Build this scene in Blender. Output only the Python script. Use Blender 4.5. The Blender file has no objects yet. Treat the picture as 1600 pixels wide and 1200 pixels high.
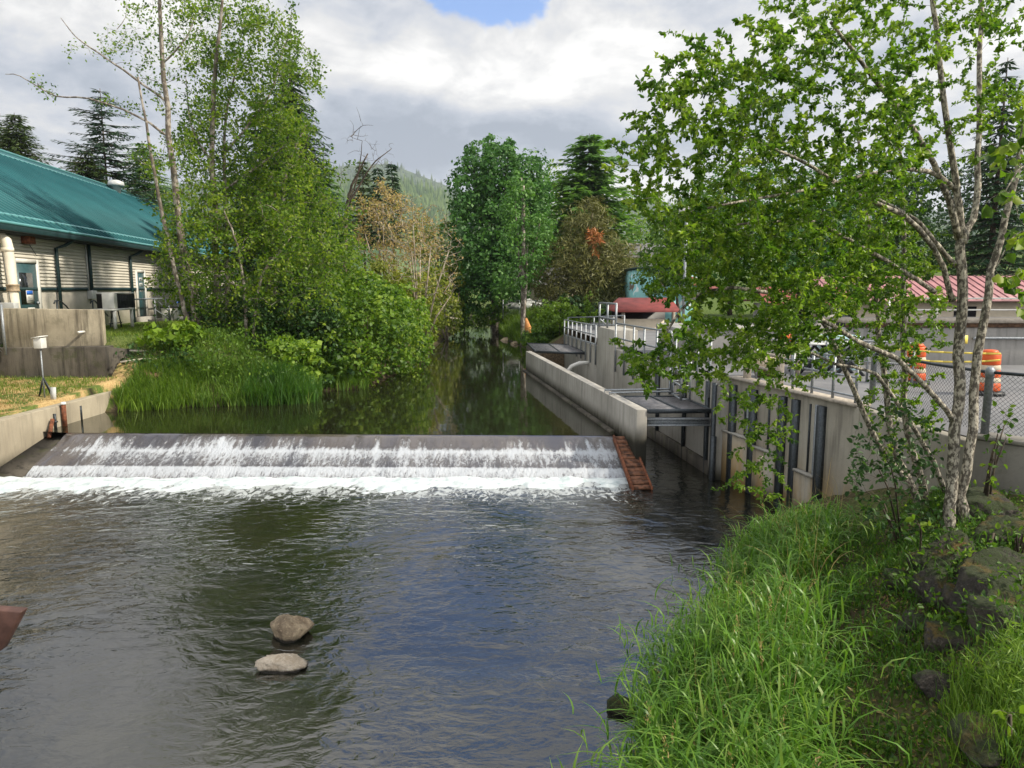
import bpy, math, random
import numpy as np
from mathutils import Vector
R = math.radians
rng = np.random.default_rng(7)
random.seed(7)
S = bpy.context.scene
COL = S.collection

# ------------------------------------------------------------------ camera
EYE = 4.45
F = 1110.0
PITCH = math.atan(148 / F)
cam_d = bpy.data.cameras.new('camera')
cam = bpy.data.objects.new('camera', cam_d); COL.objects.link(cam)
cam.location = (0, 0, EYE)
cam.rotation_euler = (R(90) - PITCH, 0, 0)
cam_d.sensor_width = 36; cam_d.lens = 36 * F / 1600
cam_d.clip_start = 0.05; cam_d.clip_end = 20000
S.camera = cam

# ------------------------------------------------------------------ render + exposure
S.render.engine = 'CYCLES'
S.view_settings.view_transform = 'Standard'; S.view_settings.look = 'None'
S.view_settings.gamma = 1; S.view_settings.exposure = 0.52
S.cycles.use_denoising = True
S.cycles.max_bounces = 6; S.cycles.transparent_max_bounces = 8
S.cycles.diffuse_bounces = 3; S.cycles.glossy_bounces = 3; S.cycles.transmission_bounces = 4
S.cycles.sample_clamp_indirect = 6

# ------------------------------------------------------------------ sun
SUN_EL, SUN_AZ = R(40), R(104)            # azimuth clockwise from +Y (view direction)
sd = bpy.data.lights.new('sun', 'SUN'); sd.energy = 4.5; sd.angle = R(2.5); sd.color = (1, .91, .76)
sun = bpy.data.objects.new('sun', sd); COL.objects.link(sun)
sdir = Vector((math.sin(SUN_AZ) * math.cos(SUN_EL), math.cos(SUN_AZ) * math.cos(SUN_EL), math.sin(SUN_EL)))
sun.rotation_euler = sdir.to_track_quat('Z', 'Y').to_euler()

# ------------------------------------------------------------------ node helpers
class NT:
    def __init__(s, tree): s.t = tree; s.n = tree.nodes; s.l = tree.links
    def new(s, typ, **kw):
        n = s.n.new(typ)
        for k, v in kw.items(): setattr(n, k, v)
        return n
    def put(s, sock, v):
        if v is None: return
        if hasattr(v, 'is_output') or isinstance(v, bpy.types.NodeSocket): s.l.new(v, sock)
        else:
            if isinstance(v, (tuple, list)) and len(v) == 3 and sock.type == 'RGBA': v = (*v, 1)
            sock.default_value = v
    def m(s, op, a, b=None, c=None, clamp=False):
        n = s.new('ShaderNodeMath', operation=op, use_clamp=clamp)
        s.put(n.inputs[0], a); s.put(n.inputs[1], b)
        if c is not None: s.put(n.inputs[2], c)
        return n.outputs[0]
    def noise(s, vec, scale, detail=4, rough=.55, dist=0, dim='3D'):
        n = s.new('ShaderNodeTexNoise', noise_dimensions=dim)
        s.put(n.inputs['Vector'], vec); n.inputs['Scale'].default_value = scale
        n.inputs['Detail'].default_value = detail; n.inputs['Roughness'].default_value = rough
        n.inputs['Distortion'].default_value = dist
        return n.outputs['Fac']
    def ramp(s, fac, stops):
        n = s.new('ShaderNodeValToRGB'); e = n.color_ramp.elements
        while len(e) < len(stops): e.new(.5)
        for i, (p, c) in enumerate(stops):
            e[i].position = p; e[i].color = (*c, 1) if len(c) == 3 else c
        s.put(n.inputs[0], fac); return n.outputs[0]
    def mr(s, v, a, b, c=0, d=1, smooth=True):
        n = s.new('ShaderNodeMapRange', interpolation_type='SMOOTHSTEP' if smooth else 'LINEAR')
        s.put(n.inputs[0], v)
        for i, q in enumerate((a, b, c, d)): s.put(n.inputs[i + 1], q)
        return n.outputs[0]
    def mix(s, f, a, b, blend='MIX'):
        n = s.new('ShaderNodeMix', data_type='RGBA', blend_type=blend)
        s.put(n.inputs[0], f); s.put(n.inputs[6], a); s.put(n.inputs[7], b)
        return n.outputs[2]
    def mapping(s, vec, scale=(1, 1, 1), rot=(0, 0, 0), loc=(0, 0, 0)):
        n = s.new('ShaderNodeMapping'); s.put(n.inputs[0], vec)
        n.inputs['Scale'].default_value = scale; n.inputs['Rotation'].default_value = rot; n.inputs['Location'].default_value = loc
        return n.outputs[0]
    def bump(s, h, strength=.3, dist=.02, normal=None):
        n = s.new('ShaderNodeBump'); s.put(n.inputs['Height'], h)
        n.inputs['Strength'].default_value = strength; n.inputs['Distance'].default_value = dist
        if normal is not None: s.put(n.inputs['Normal'], normal)
        return n.outputs[0]
    def pos(s): return s.new('ShaderNodeNewGeometry').outputs['Position']
    def sep(s, v):
        n = s.new('ShaderNodeSeparateXYZ'); s.put(n.inputs[0], v); return n.outputs

def pxdir(px, py):
    u = (px - 800) / F; v = (600 - py) / F
    c, s_ = math.cos(PITCH), math.sin(PITCH)
    return np.array((u, c + v * s_, -s_ + v * c))
def G(px, py, z):
    d = pxdir(px, py); t = (z - EYE) / d[2]
    return np.array((d[0] * t, d[1] * t, z))
def A(px, py, Y):
    d = pxdir(px, py); t = Y / d[1]
    return np.array((d[0] * t, Y, EYE + d[2] * t))

# ------------------------------------------------------------------ world: sky with broken cloud
W = bpy.data.worlds.new('World'); S.world = W; W.use_nodes = True
t = NT(W.node_tree); t.n.clear()
co = t.new('ShaderNodeTexCoord').outputs['Generated']
sky = t.new('ShaderNodeTexSky', sky_type='NISHITA', sun_disc=False, sun_elevation=SUN_EL, sun_rotation=SUN_AZ)
sky.air_density = 1.0; sky.dust_density = .6; sky.ozone_density = 2.0
X, Y, Z = t.sep(co)
az = t.m('ARCTAN2', X, Y); el = t.m('ARCSINE', Z)
zz = t.m('ADD', t.m('MAXIMUM', Z, 0.0), .22)
cmb = t.new('ShaderNodeCombineXYZ')
t.put(cmb.inputs[0], t.m('DIVIDE', X, zz)); t.put(cmb.inputs[1], t.m('DIVIDE', Y, zz)); cmb.inputs[2].default_value = 3.7
pl = cmb.outputs[0]
n1 = t.noise(pl, 1.1, 9, .56, .35)
n2 = t.noise(t.mapping(pl, loc=(5, 2, 9)), 2.6, 8, .6, .5)
n3 = t.noise(t.mapping(co, scale=(3, 3, 7)), 2.2, 6, .55, .4)
n4 = t.noise(t.mapping(co, scale=(1, 1, 1.6)), 13, 8, .62, .6)
def blob(azd, eld, sa, se, amp):
    a = t.m('DIVIDE', t.m('SUBTRACT', az, R(azd)), R(sa)); e = t.m('DIVIDE', t.m('SUBTRACT', el, R(eld)), R(se))
    q = t.m('ADD', t.m('MULTIPLY', a, a), t.m('MULTIPLY', e, e))
    return t.m('MULTIPLY', t.m('POWER', 2.718, t.m('MULTIPLY', q, -1.0)), amp)
br = t.m('ADD', .53, t.m('MULTIPLY', t.m('SUBTRACT', n1, .5), 2.1))
br = t.m('ADD', br, t.m('MULTIPLY', t.m('SUBTRACT', n2, .5), 1.7))
br = t.m('ADD', br, t.m('ADD', t.m('MULTIPLY', t.m('SUBTRACT', n3, .5), .8), t.m('MULTIPLY', t.m('SUBTRACT', n4, .5), .75)))
for b in ((-9, 17.5, 6, 2.6, .6), (-3, 15.8, 6, 2.2, .35), (8, 15.5, 12, 3, .22), (-8, 11.3, 10, 2.0, -.34), (6, 10.6, 14, 2.4, -.22),
          (3, 6.5, 9, 1.6, .18), (10, 8.0, 4, 1.5, .3), (-30, 18, 9, 3, .2), (-31, 8, 12, 2.5, .25), (20, 14, 12, 8, .12)):
    br = t.m('ADD', br, blob(*b))
cloud = t.ramp(br, [(0, (2.4, 2.75, 3.35)), (.26, (3.3, 3.65, 4.25)), (.48, (4.5, 4.7, 5.15)), (.74, (6.0, 5.95, 5.9)), (1.0, (7.9, 7.75, 7.5))])
cloud = t.mix(1.0, cloud, t.ramp(t.m('MULTIPLY', t.mr(el, R(33), R(60)), .5, t.m('MULTIPLY', t.mr(Y, .1, -.6), .5)) if False else t.m('ADD', t.m('MULTIPLY', t.mr(el, R(33), R(62)), .5), t.m('MULTIPLY', t.mr(Y, .1, -.6), .5), clamp=True), [(0, (1, 1, 1)), (.5, (1.9, 1.88, 1.82)), (1, (2.5, 2.4, 2.25))]), 'MULTIPLY')
hole = t.m('ADD', blob(-3.0, 20.9, 7.0, 2.3, 1.3), blob(-4, 29, 14, 5.0, 1.5))
hole = t.m('SUBTRACT', hole, blob(-7, 19.2, 4.0, 1.6, .35))
hole = t.m('ADD', hole, blob(12, 30, 5, 4, .8))
hole = t.m('ADD', hole, t.m('ADD', t.m('MULTIPLY', t.m('SUBTRACT', n2, .5), 1.5), t.m('MULTIPLY', t.m('SUBTRACT', n4, .5), 1.3)))
hole = t.mr(hole, .55, .85)
blue = t.mix(1.0, sky.outputs[0], (1.25, 1.42, 1.72), 'MULTIPLY')
skyc = t.mix(hole, cloud, blue)
below = t.mr(Z, -.08, -.01)
skyc = t.mix(below, (.35, .38, .3), skyc)
bg = t.new('ShaderNodeBackground'); t.put(bg.inputs[0], skyc); bg.inputs[1].default_value = .1
wo = t.new('ShaderNodeOutputWorld'); t.l.new(bg.outputs[0], wo.inputs[0])

# ------------------------------------------------------------------ materials
def mat(name):
    m = bpy.data.materials.new(name); m.use_nodes = True
    t = NT(m.node_tree); t.n.clear()
    out = t.new('ShaderNodeOutputMaterial'); p = t.new('ShaderNodeBsdfPrincipled')
    t.l.new(p.outputs[0], out.inputs[0])
    return m, t, p, out
def simple(name, col, rough=.6, metal=0, var=.15, scale=6, bump=.0, spec=.4):
    m, t, p, o = mat(name)
    n = t.noise(t.pos(), scale, 5, .6)
    c = t.mix(t.mr(n, .3, .7), tuple(x * (1 - var) for x in col), tuple(min(1, x * (1 + var)) for x in col))
    t.put(p.inputs['Base Color'], c)
    p.inputs['Roughness'].default_value = rough; p.inputs['Metallic'].default_value = metal
    p.inputs['Specular IOR Level'].default_value = spec
    if bump: t.put(p.inputs['Normal'], t.bump(t.noise(t.pos(), scale * 6, 4), bump, .01))
    return m
def concrete(name, lo, hi, water=None, streak=.5, moss=0, rust=0):
    m, t, p, o = mat(name)
    P = t.pos()
    big = t.noise(P, .7, 5, .6)
    st = t.noise(t.mapping(P, scale=(3.2, 3.2, .28)), 1.6, 6, .65)
    fine = t.noise(P, 22, 4, .6)
    c = t.mix(t.mr(big, .3, .7), lo, hi)
    c = t.mix(t.m('MULTIPLY', t.mr(st, .46, .72), streak), c, tuple(x * .38 for x in lo))
    c = t.mix(t.m('MULTIPLY', t.mr(fine, .55, .75), .25), c, tuple(x * .6 for x in lo))
    # board-mark seams
    z = t.sep(P)[2]
    if water is not None:
        edge = t.m('ADD', z, t.m('MULTIPLY', t.m('SUBTRACT', st, .5), .35))
        c = t.mix(t.mr(edge, water + .5, water + .08), c, (.055, .05, .036))
        c = t.mix(t.m('MULTIPLY', t.mr(edge, water + .2, water + .03), .85), c, (.016, .016, .012))
    if rust:
        rr = t.m('MULTIPLY', t.mr(z, 1.5, .25), t.mr(t.noise(t.mapping(P, scale=(1, 1, .4)), 1.7, 4), .35, .6))
        c = t.mix(t.m('MULTIPLY', rr, rust), c, (.27, .17, .055))
    if moss:
        mo = t.mr(t.noise(P, 2.3, 6, .7), .52, .64)
        c = t.mix(t.m('MULTIPLY', mo, moss), c, (.05, .055, .022))
    t.put(p.inputs['Base Color'], c); p.inputs['Roughness'].default_value = .85
    p.inputs['Specular IOR Level'].default_value = .25
    t.put(p.inputs['Normal'], t.bump(t.m('ADD', fine, t.m('MULTIPLY', st, .6)), .35, .012))
    return m
def leafmat(name, cols, trans=.35, rough=.5):
    m, t, p, o = mat(name)
    a = t.new('ShaderNodeAttribute', attribute_name='rnd').outputs['Fac']
    k = len(cols)
    c = t.ramp(a, [(i / (k - 1), cc) for i, cc in enumerate(cols)])
    t.put(p.inputs['Base Color'], c); p.inputs['Roughness'].default_value = rough
    p.inputs['Specular IOR Level'].default_value = .3
    tr = t.new('ShaderNodeBsdfTranslucent')
    t.put(tr.inputs[0], t.mix(1.0, c, (1.25, 1.35, .7), 'MULTIPLY'))
    mx = t.new('ShaderNodeMixShader'); mx.inputs[0].default_value = trans
    t.l.new(p.outputs[0], mx.inputs[1]); t.l.new(tr.outputs[0], mx.inputs[2]); t.l.new(mx.outputs[0], o.inputs[0])
    return m
def barkmat(name, lo, hi, scale=14, thr=(.47, .56)):
    m, t, p, o = mat(name)
    P = t.pos()
    n = t.noise(t.mapping(P, scale=(1.0, 1.0, .55)), scale, 6, .65)
    c = t.mix(t.mr(n, *thr), lo, hi)
    n2 = t.noise(P, scale * .22, 4)
    c = t.mix(t.m('MULTIPLY', t.mr(n2, .5, .65), .5), c, tuple(x * .5 for x in lo))
    t.put(p.inputs['Base Color'], c); p.inputs['Roughness'].default_value = .85
    t.put(p.inputs['Normal'], t.bump(n, .6, .015))
    return m

M = {}
M['conc'] = concrete('concrete_grey', (.27, .255, .225), (.36, .345, .31), water=0.0)
M['conc_up'] = concrete('concrete_divider', (.30, .285, .25), (.40, .38, .34), water=None)
M['conc_div'] = concrete('concrete_divider_wall', (.28, .265, .235), (.39, .37, .335), water=.72)
M['conc_bay'] = concrete('concrete_bay', (.24, .22, .18), (.35, .325, .27), water=0.0, streak=.6, rust=.8)
M['conc_old'] = concrete('concrete_old', (.25, .215, .155), (.44, .39, .29), streak=.95, moss=.25)
M['conc_dark'] = concrete('concrete_dark', (.045, .04, .034), (.13, .115, .092), streak=.9, moss=.6)
M['conc_bank'] = concrete('concrete_bank', (.27, .235, .175), (.38, .335, .25), water=.05, streak=.45)
M['conc_far'] = concrete('concrete_far', (.26, .25, .235), (.36, .345, .32), streak=.6)
M['conc_rw'] = concrete('concrete_right', (.17, .16, .14), (.25, .235, .21), streak=.4, moss=.2)
M['galv'] = simple('galvanised_steel', (.26, .28, .30), .5, .5, .25, 30)
M['dkmetal'] = simple('dark_steel', (.05, .058, .065), .45, .6, .3, 25)
M['rust'] = simple('rusty_steel', (.16, .055, .025), .8, .1, .55, 12, .4)
M['brown_beam'] = simple('brown_beam_paint', (.075, .038, .03), .55, .1, .3, 14, .15)
M['wood'] = simple('weathered_wood', (.30, .23, .15), .8, 0, .3, 12, .3)
M['woodgrey'] = simple('grey_wood', (.33, .29, .24), .85, 0, .25, 12, .3)
M['ladder'] = simple('orange_brown_wood', (.13, .055, .028), .8, 0, .7, 9, .5)
M['trim'] = simple('dark_green_trim', (.012, .035, .038), .5, 0, .2, 10)
M['teal_door'] = simple('teal_door', (.035, .085, .095), .45, 0, .15, 5)
M['cream'] = simple('cream_siding', (.53, .50, .43), .6, 0, .07, 1.2)
M['creamlow'] = simple('cream_block', (.52, .48, .41), .75, 0, .08, 1.5)
M['white'] = simple('white_paint', (.62, .61, .57), .45, 0, .08, 4)
M['pvc'] = simple('white_pvc', (.72, .66, .54), .4, 0, .1, 3)
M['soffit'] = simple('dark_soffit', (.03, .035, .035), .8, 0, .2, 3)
M['black'] = simple('black_plastic', (.012, .012, .013), .5, 0, .3, 8)
M['glass'] = simple('dark_window', (.012, .014, .016), .12, 0, .3, 3, 0, .6)
M['blue'] = simple('blue_plastic', (.02, .12, .50), .45, 0, .2, 5)
M['orange'] = simple('orange_plastic', (.62, .10, .02), .45, 0, .12, 6)
M['yellow'] = simple('yellow_tape', (.75, .58, .10), .5, 0, .1, 9)
M['redroof'] = simple('red_metal_roof', (.21, .045, .038), .55, 0, .25, 2)
M['pinkroof'] = simple('faded_red_roof', (.33, .155, .16), .6, 0, .25, 2)
M['tan'] = simple('tan_wall', (.52, .45, .34), .75, 0, .1, 2)
M['greyroof'] = simple('grey_shingles', (.16, .155, .16), .9, 0, .2, 6)
M['ltblue'] = simple('pale_blue_panel', (.40, .58, .62), .6, 0, .1, 3)
M['boltgrey'] = simple('grey_box', (.45, .46, .45), .5, .1, .1, 5)
M['rope'] = simple('pale_driftwood', (.42, .38, .31), .9, 0, .2, 8)
M['brokenwood'] = simple('broken_orange_wood', (.50, .22, .07), .8, 0, .3, 9, .3)
M['soilwood'] = simple('brown_stump', (.13, .075, .045), .9, 0, .5, 9, .5)

def m_roof():
    m, t, p, o = mat('teal_metal_roof')
    n = t.noise(t.pos(), .35, 4)
    c = t.mix(t.mr(n, .35, .65), (.015, .092, .103), (.022, .118, .13))
    t.put(p.inputs['Base Color'], c); p.inputs['Roughness'].default_value = .62; p.inputs['Specular IOR Level'].default_value = .25
    return m
M['roof'] = m_roof()
def m_roofl():
    return simple('teal_flashing', (.10, .28, .29), .4, .15, .08, 2)
M['roofl'] = m_roofl()

def m_mural():
    m, t, p, o = mat('turquoise_mural')
    P = t.pos()
    n = t.noise(t.mapping(P, scale=(.7, .7, 1.2)), 1.3, 3, .5, 1.2)
    c = t.ramp(n, [(0, (.10, .07, .05)), (.36, (.14, .10, .08)), (.40, (.22, .50, .52)), (.60, (.30, .60, .60)), (.63, (.75, .78, .75)), (.72, (.7, .74, .76)), (.75, (.10, .25, .45))])
    t.put(p.inputs['Base Color'], c); p.inputs['Roughness'].default_value = .6
    return m
M['mural'] = m_mural()

def m_water(name, calm):
    m, t, p, o = mat(name)
    P = t.pos()
    if calm:
        h = t.noise(t.mapping(P, scale=(1.0, .8, 1)), 1.6, 3, .5, .3)
        h2 = t.noise(t.mapping(P, scale=(2, 1.2, 1)), 9, 3, .5, .2)
        nrm = t.bump(t.m('ADD', h, t.m('MULTIPLY', h2, .10)), .09, .04)
        p.inputs['IOR'].default_value = 1.65
        base = (.012, .012, .006)
        t.put(p.inputs['Base Color'], base)
    else:
        wv = t.mapping(P, scale=(1.0, 1.5, 1), rot=(0, 0, R(18)))
        a = t.noise(wv, 1.35, 2, .5, .9)
        b = t.noise(t.mapping(P, scale=(1.0, 1.7, 1), rot=(0, 0, R(-24))), 3.4, 3, .55, .8)
        c = t.noise(t.mapping(P, scale=(1.0, 1.8, 1), rot=(0, 0, R(8))), 11, 3, .6, .5)
        y = t.sep(P)[1]
        calmf = t.mr(t.noise(P, .30, 3, .5, .8), .36, .64, .32, 1.0)
        near = t.mr(y, 4.0, 13.5, .50, 1.15)
        hh = t.m('ADD', t.m('MULTIPLY', a, 1.0), t.m('ADD', t.m('MULTIPLY', b, .75), t.m('MULTIPLY', c, .11)))
        hh = t.m('MULTIPLY', hh, t.m('MULTIPLY', calmf, near))
        nrm = t.bump(hh, .38, .10)
        p.inputs['IOR'].default_value = 2.15
        bed = t.noise(P, .5, 4, .6)
        base = t.mix(t.mr(bed, .35, .65), (.005, .006, .005), (.014, .014, .008))
        # drifting foam and bubbles below the weir
        xw_ = t.sep(P)[0]
        fo = t.noise(t.mapping(P, scale=(1.6, .8, 1)), 3.2, 7, .72, 1.2)
        near = t.mr(y, 13.3, 15.9, 0, .27)
        k = t.mr(t.m('ADD', fo, near), .66, .80)
        k = t.m('MULTIPLY', t.m('MULTIPLY', k, t.mr(y, 11.5, 13.8)), t.mr(xw_, 3.0, 2.3))
        base = t.mix(t.m('MULTIPLY', k, .6), base, (.62, .66, .66))
        t.put(p.inputs['Base Color'], base)
        t.put(p.inputs['Roughness'], t.m('ADD', .035, t.m('MULTIPLY', k, .4)))
    if calm: p.inputs['Roughness'].default_value = .03
    t.put(p.inputs['Normal'], nrm)
    return m
M['water_low'] = m_water('river_water_rippled', False)
M['water_up'] = m_water('river_water_calm', True)

def m_cascade():
    m, t, p, o = mat('falling_water')
    P = t.pos()
    fo = t.new('ShaderNodeAttribute', attribute_name='foam').outputs['Fac']
    n = t.noise(t.mapping(P, scale=(1.0, .34, .50)), 13, 7, .70, .5)
    n2 = t.noise(t.mapping(P, scale=(1, .3, .3)), 1.2, 4, .6)
    n3 = t.noise(t.mapping(P, scale=(1, .5, .6)), 26, 4, .7, .4)
    v = t.m('ADD', n, t.m('ADD', t.m('MULTIPLY', t.m('SUBTRACT', n2, .5), .45), t.m('MULTIPLY', t.m('SUBTRACT', n3, .5), .35)))
    v = t.m('ADD', v, t.m('SUBTRACT', fo, .5))
    k = t.m('ADD', t.m('MULTIPLY', t.mr(v, .44, .80), .80), t.m('MULTIPLY', t.mr(fo, .3, .7), .12))
    dark = t.mix(t.mr(n2, .35, .65), (.024, .021, .030), (.075, .062, .056))
    c = t.mix(k, dark, (.46, .49, .53))
    t.put(p.inputs['Base Color'], c)
    t.put(p.inputs['Roughness'], t.m('ADD', .08, t.m('MULTIPLY', k, .5)))
    p.inputs['IOR'].default_value = 1.9
    bp_ = t.new('ShaderNodeBump'); t.put(bp_.inputs['Height'], t.m('ADD', n, t.m('MULTIPLY', n3, .5))); bp_.inputs['Distance'].default_value = .06
    t.put(bp_.inputs['Strength'], t.mr(fo, .12, .45, .05, .8)); t.put(p.inputs['Normal'], bp_.outputs[0])
    return m
M['cascade'] = m_cascade()
def m_foam():
    m, t, p, o = mat('white_water')
    n = t.noise(t.pos(), 5, 6, .65, .5)
    t.put(p.inputs['Base Color'], t.mix(t.mr(n, .3, .6), (.34, .41, .42), (.56, .60, .61)))
    p.inputs['Roughness'].default_value = .6
    t.put(p.inputs['Normal'], t.bump(n, .5, .06))
    return m
M['foam'] = m_foam()

def m_ground():
    m, t, p, o = mat('bank_soil_and_grass')
    P = t.pos()
    a = t.new('ShaderNodeAttribute', attribute_name='land').outputs['Color']
    sr = t.new('ShaderNodeSeparateColor'); t.put(sr.inputs[0], a)
    grass, dry, wet = sr.outputs
    n = t.noise(P, 1.1, 6, .65); f = t.noise(P, 14, 5, .65)
    soil = t.mix(t.mr(f, .35, .65), (.045, .032, .020), (.11, .082, .052))
    gr = t.mix(t.mr(f, .35, .65), (.05, .085, .018), (.11, .15, .035))
    straw = t.mix(t.mr(f, .3, .7), (.30, .20, .085), (.50, .36, .17))
    dr = t.mix(t.mr(t.m('ADD', n, t.m('MULTIPLY', f, .3)), .60, .72), straw, gr)
    c = t.mix(grass, soil, gr); c = t.mix(dry, c, dr)
    c = t.mix(wet, c, (.03, .027, .014))
    t.put(p.inputs['Base Color'], c); p.inputs['Roughness'].default_value = .95
    p.inputs['Specular IOR Level'].default_value = .1
    t.put(p.inputs['Normal'], t.bump(t.m('ADD', f, n), .6, .05))
    return m
M['ground'] = m_ground()
def m_pave():
    m, t, p, o = mat('grey_asphalt')
    f = t.noise(t.pos(), 30, 4, .7); n = t.noise(t.pos(), .6, 5, .6)
    c = t.mix(t.mr(n, .35, .65), (.12, .12, .125), (.17, .17, .175)); c = t.mix(t.m('MULTIPLY', t.mr(f, .4, .7), .4), c, (.13, .13, .13))
    t.put(p.inputs['Base Color'], c); p.inputs['Roughness'].default_value = .8
    t.put(p.inputs['Normal'], t.bump(f, .3, .005)); return m
M['pave'] = m_pave()
def m_rock(name, lo, hi, moss):
    m, t, p, o = mat(name)
    P = t.pos()
    wz = t.sep(P)[2]
    n = t.noise(P, 4.2, 8, .70, .4); f = t.noise(P, 30, 7, .75)
    c = t.mix(t.mr(n, .38, .62), lo, hi)
    c = t.mix(t.m('MULTIPLY', t.mr(f, .55, .68), .7), c, tuple(min(1, x * 2.1) for x in hi))
    c = t.mix(t.m('MULTIPLY', t.mr(f, .46, .30), .6), c, tuple(x * .35 for x in lo))
    c = t.mix(t.mr(t.m('ADD', wz, t.m('MULTIPLY', t.m('SUBTRACT', n, .5), .06)), .055, .02), c, (.02, .017, .012))
    if moss:
        nz = t.sep(t.new('ShaderNodeNewGeometry').outputs['Normal'])[2]
        k = t.mr(t.m('ADD', t.m('MULTIPLY', nz, .35), t.noise(P, 2.1, 6, .7)), .78 - moss * .25, .88 - moss * .2)
        mc = t.mix(t.mr(t.noise(P, 2.2, 4), .50, .68), (.035, .050, .012), (.15, .095, .018))
        mc = t.mix(t.m('MULTIPLY', t.mr(f, .5, .4), .7), mc, (.02, .025, .008))
        c = t.mix(k, c, mc)
    t.put(p.inputs['Base Color'], c); p.inputs['Roughness'].default_value = .9
    t.put(p.inputs['Normal'], t.bump(t.m('ADD', n, t.m('MULTIPLY', f, .55)), 1.0, .09))
    return m
M['rock'] = m_rock('dark_bank_rock', (.035, .029, .024), (.085, .072, .060), .45)
M['rockmoss'] = m_rock('mossy_rock', (.05, .042, .034), (.12, .10, .08), 1.0)
M['rockriver'] = m_rock('pale_river_rock', (.21, .155, .10), (.42, .33, .22), 0)
M['rockpale'] = m_rock('bleached_river_rock', (.50, .40, .29), (.66, .56, .44), 0)
def m_hill(name, a, b, sc):
    m, t, p, o = mat(name)
    n = t.noise(t.pos(), sc, 7, .7); 
    t.put(p.inputs['Base Color'], t.mix(t.mr(n, .42, .58), a, b)); p.inputs['Roughness'].default_value = 1
    p.inputs['Specular IOR Level'].default_value = 0
    return m
M['hill'] = m_hill('forest_hill', (.030, .055, .022), (.07, .10, .035), .02)
M['hill2'] = m_hill('pale_hill', (.045, .08, .03), (.10, .145, .05), .02)

M['alder_leaf'] = leafmat('alder_leaf', [(.04, .10, .012), (.09, .18, .016), (.165, .27, .024), (.28, .37, .055)], .5, .36)
M['alder2_leaf'] = leafmat('bank_alder_leaf', [(.035, .085, .012), (.09, .17, .016), (.17, .26, .022), (.28, .35, .04)], .5)
M['maple_leaf'] = leafmat('maple_leaf', [(.025, .082, .018), (.046, .13, .025), (.072, .18, .032), (.11, .23, .045)], .33)
M['bush_leaf'] = leafmat('bush_leaf', [(.03, .075, .012), (.07, .145, .016), (.13, .225, .018), (.23, .32, .03)], .42)
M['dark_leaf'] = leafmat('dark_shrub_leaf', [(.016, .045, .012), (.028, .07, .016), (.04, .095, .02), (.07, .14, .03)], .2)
M['lime_leaf'] = leafmat('lime_leaf', [(.08, .15, .012), (.13, .22, .015), (.18, .28, .02), (.24, .33, .04)], .35)
M['olive_leaf'] = leafmat('yellow_green_leaf', [(.10, .14, .016), (.16, .20, .022), (.24, .26, .035), (.31, .31, .06)], .4)
M['tan_leaf'] = leafmat('dry_tan_leaf', [(.26, .17, .06), (.36, .25, .10), (.44, .34, .15), (.28, .29, .07)], .35)
M['orange_leaf'] = leafmat('dead_orange_needles', [(.25, .08, .02), (.35, .13, .04), (.42, .18, .06)], .2)
M['fir'] = leafmat('fir_needles', [(.010, .034, .014), (.018, .052, .02), (.028, .075, .025), (.05, .10, .03)], .12)
M['cedar'] = leafmat('cedar_needles', [(.025, .050, .012), (.045, .080, .018), (.07, .11, .025), (.10, .14, .035)], .15)
M['bluefir'] = leafmat('blue_green_needles', [(.018, .045, .028), (.03, .07, .04), (.045, .09, .05), (.06, .11, .055)], .12)
M['hemlock'] = leafmat('hemlock_needles', [(.055, .13, .03), (.09, .19, .04), (.13, .24, .045), (.18, .30, .06)], .4)
M['pine'] = leafmat('brown_pine_needles', [(.075, .078, .022), (.11, .115, .032), (.155, .15, .042), (.20, .19, .055)], .25)
M['grass'] = leafmat('long_grass_blade', [(.045, .115, .018), (.075, .175, .022), (.12, .24, .03), (.20, .29, .06)], .35, .4)
M['grass2'] = leafmat('bank_grass_blade', [(.055, .12, .015), (.09, .17, .02), (.13, .22, .025), (.24, .25, .07)], .35)
M['lawn'] = leafmat('lawn_blade', [(.06, .11, .012), (.10, .17, .02), (.15, .21, .025), (.26, .24, .07)], .3)
M['straw'] = leafmat('dry_grass_blade', [(.30, .20, .08), (.38, .27, .12), (.46, .34, .16), (.20, .20, .05)], .2)
M['fern'] = leafmat('fern_leaf', [(.06, .13, .015), (.10, .19, .02), (.15, .25, .03), (.20, .30, .04)], .35)
M['bark'] = barkmat('mottled_alder_bark', (.085, .072, .055), (.44, .40, .32), 30, (.45, .58))
M['bark2'] = barkmat('grey_alder_bark', (.13, .105, .08), (.36, .32, .27), 7)
M['barkdk'] = barkmat('brown_bark', (.045, .032, .022), (.11, .085, .06), 8)
M['deadwood'] = barkmat('bare_grey_twigs', (.22, .18, .13), (.42, .36, .28), 6)

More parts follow.
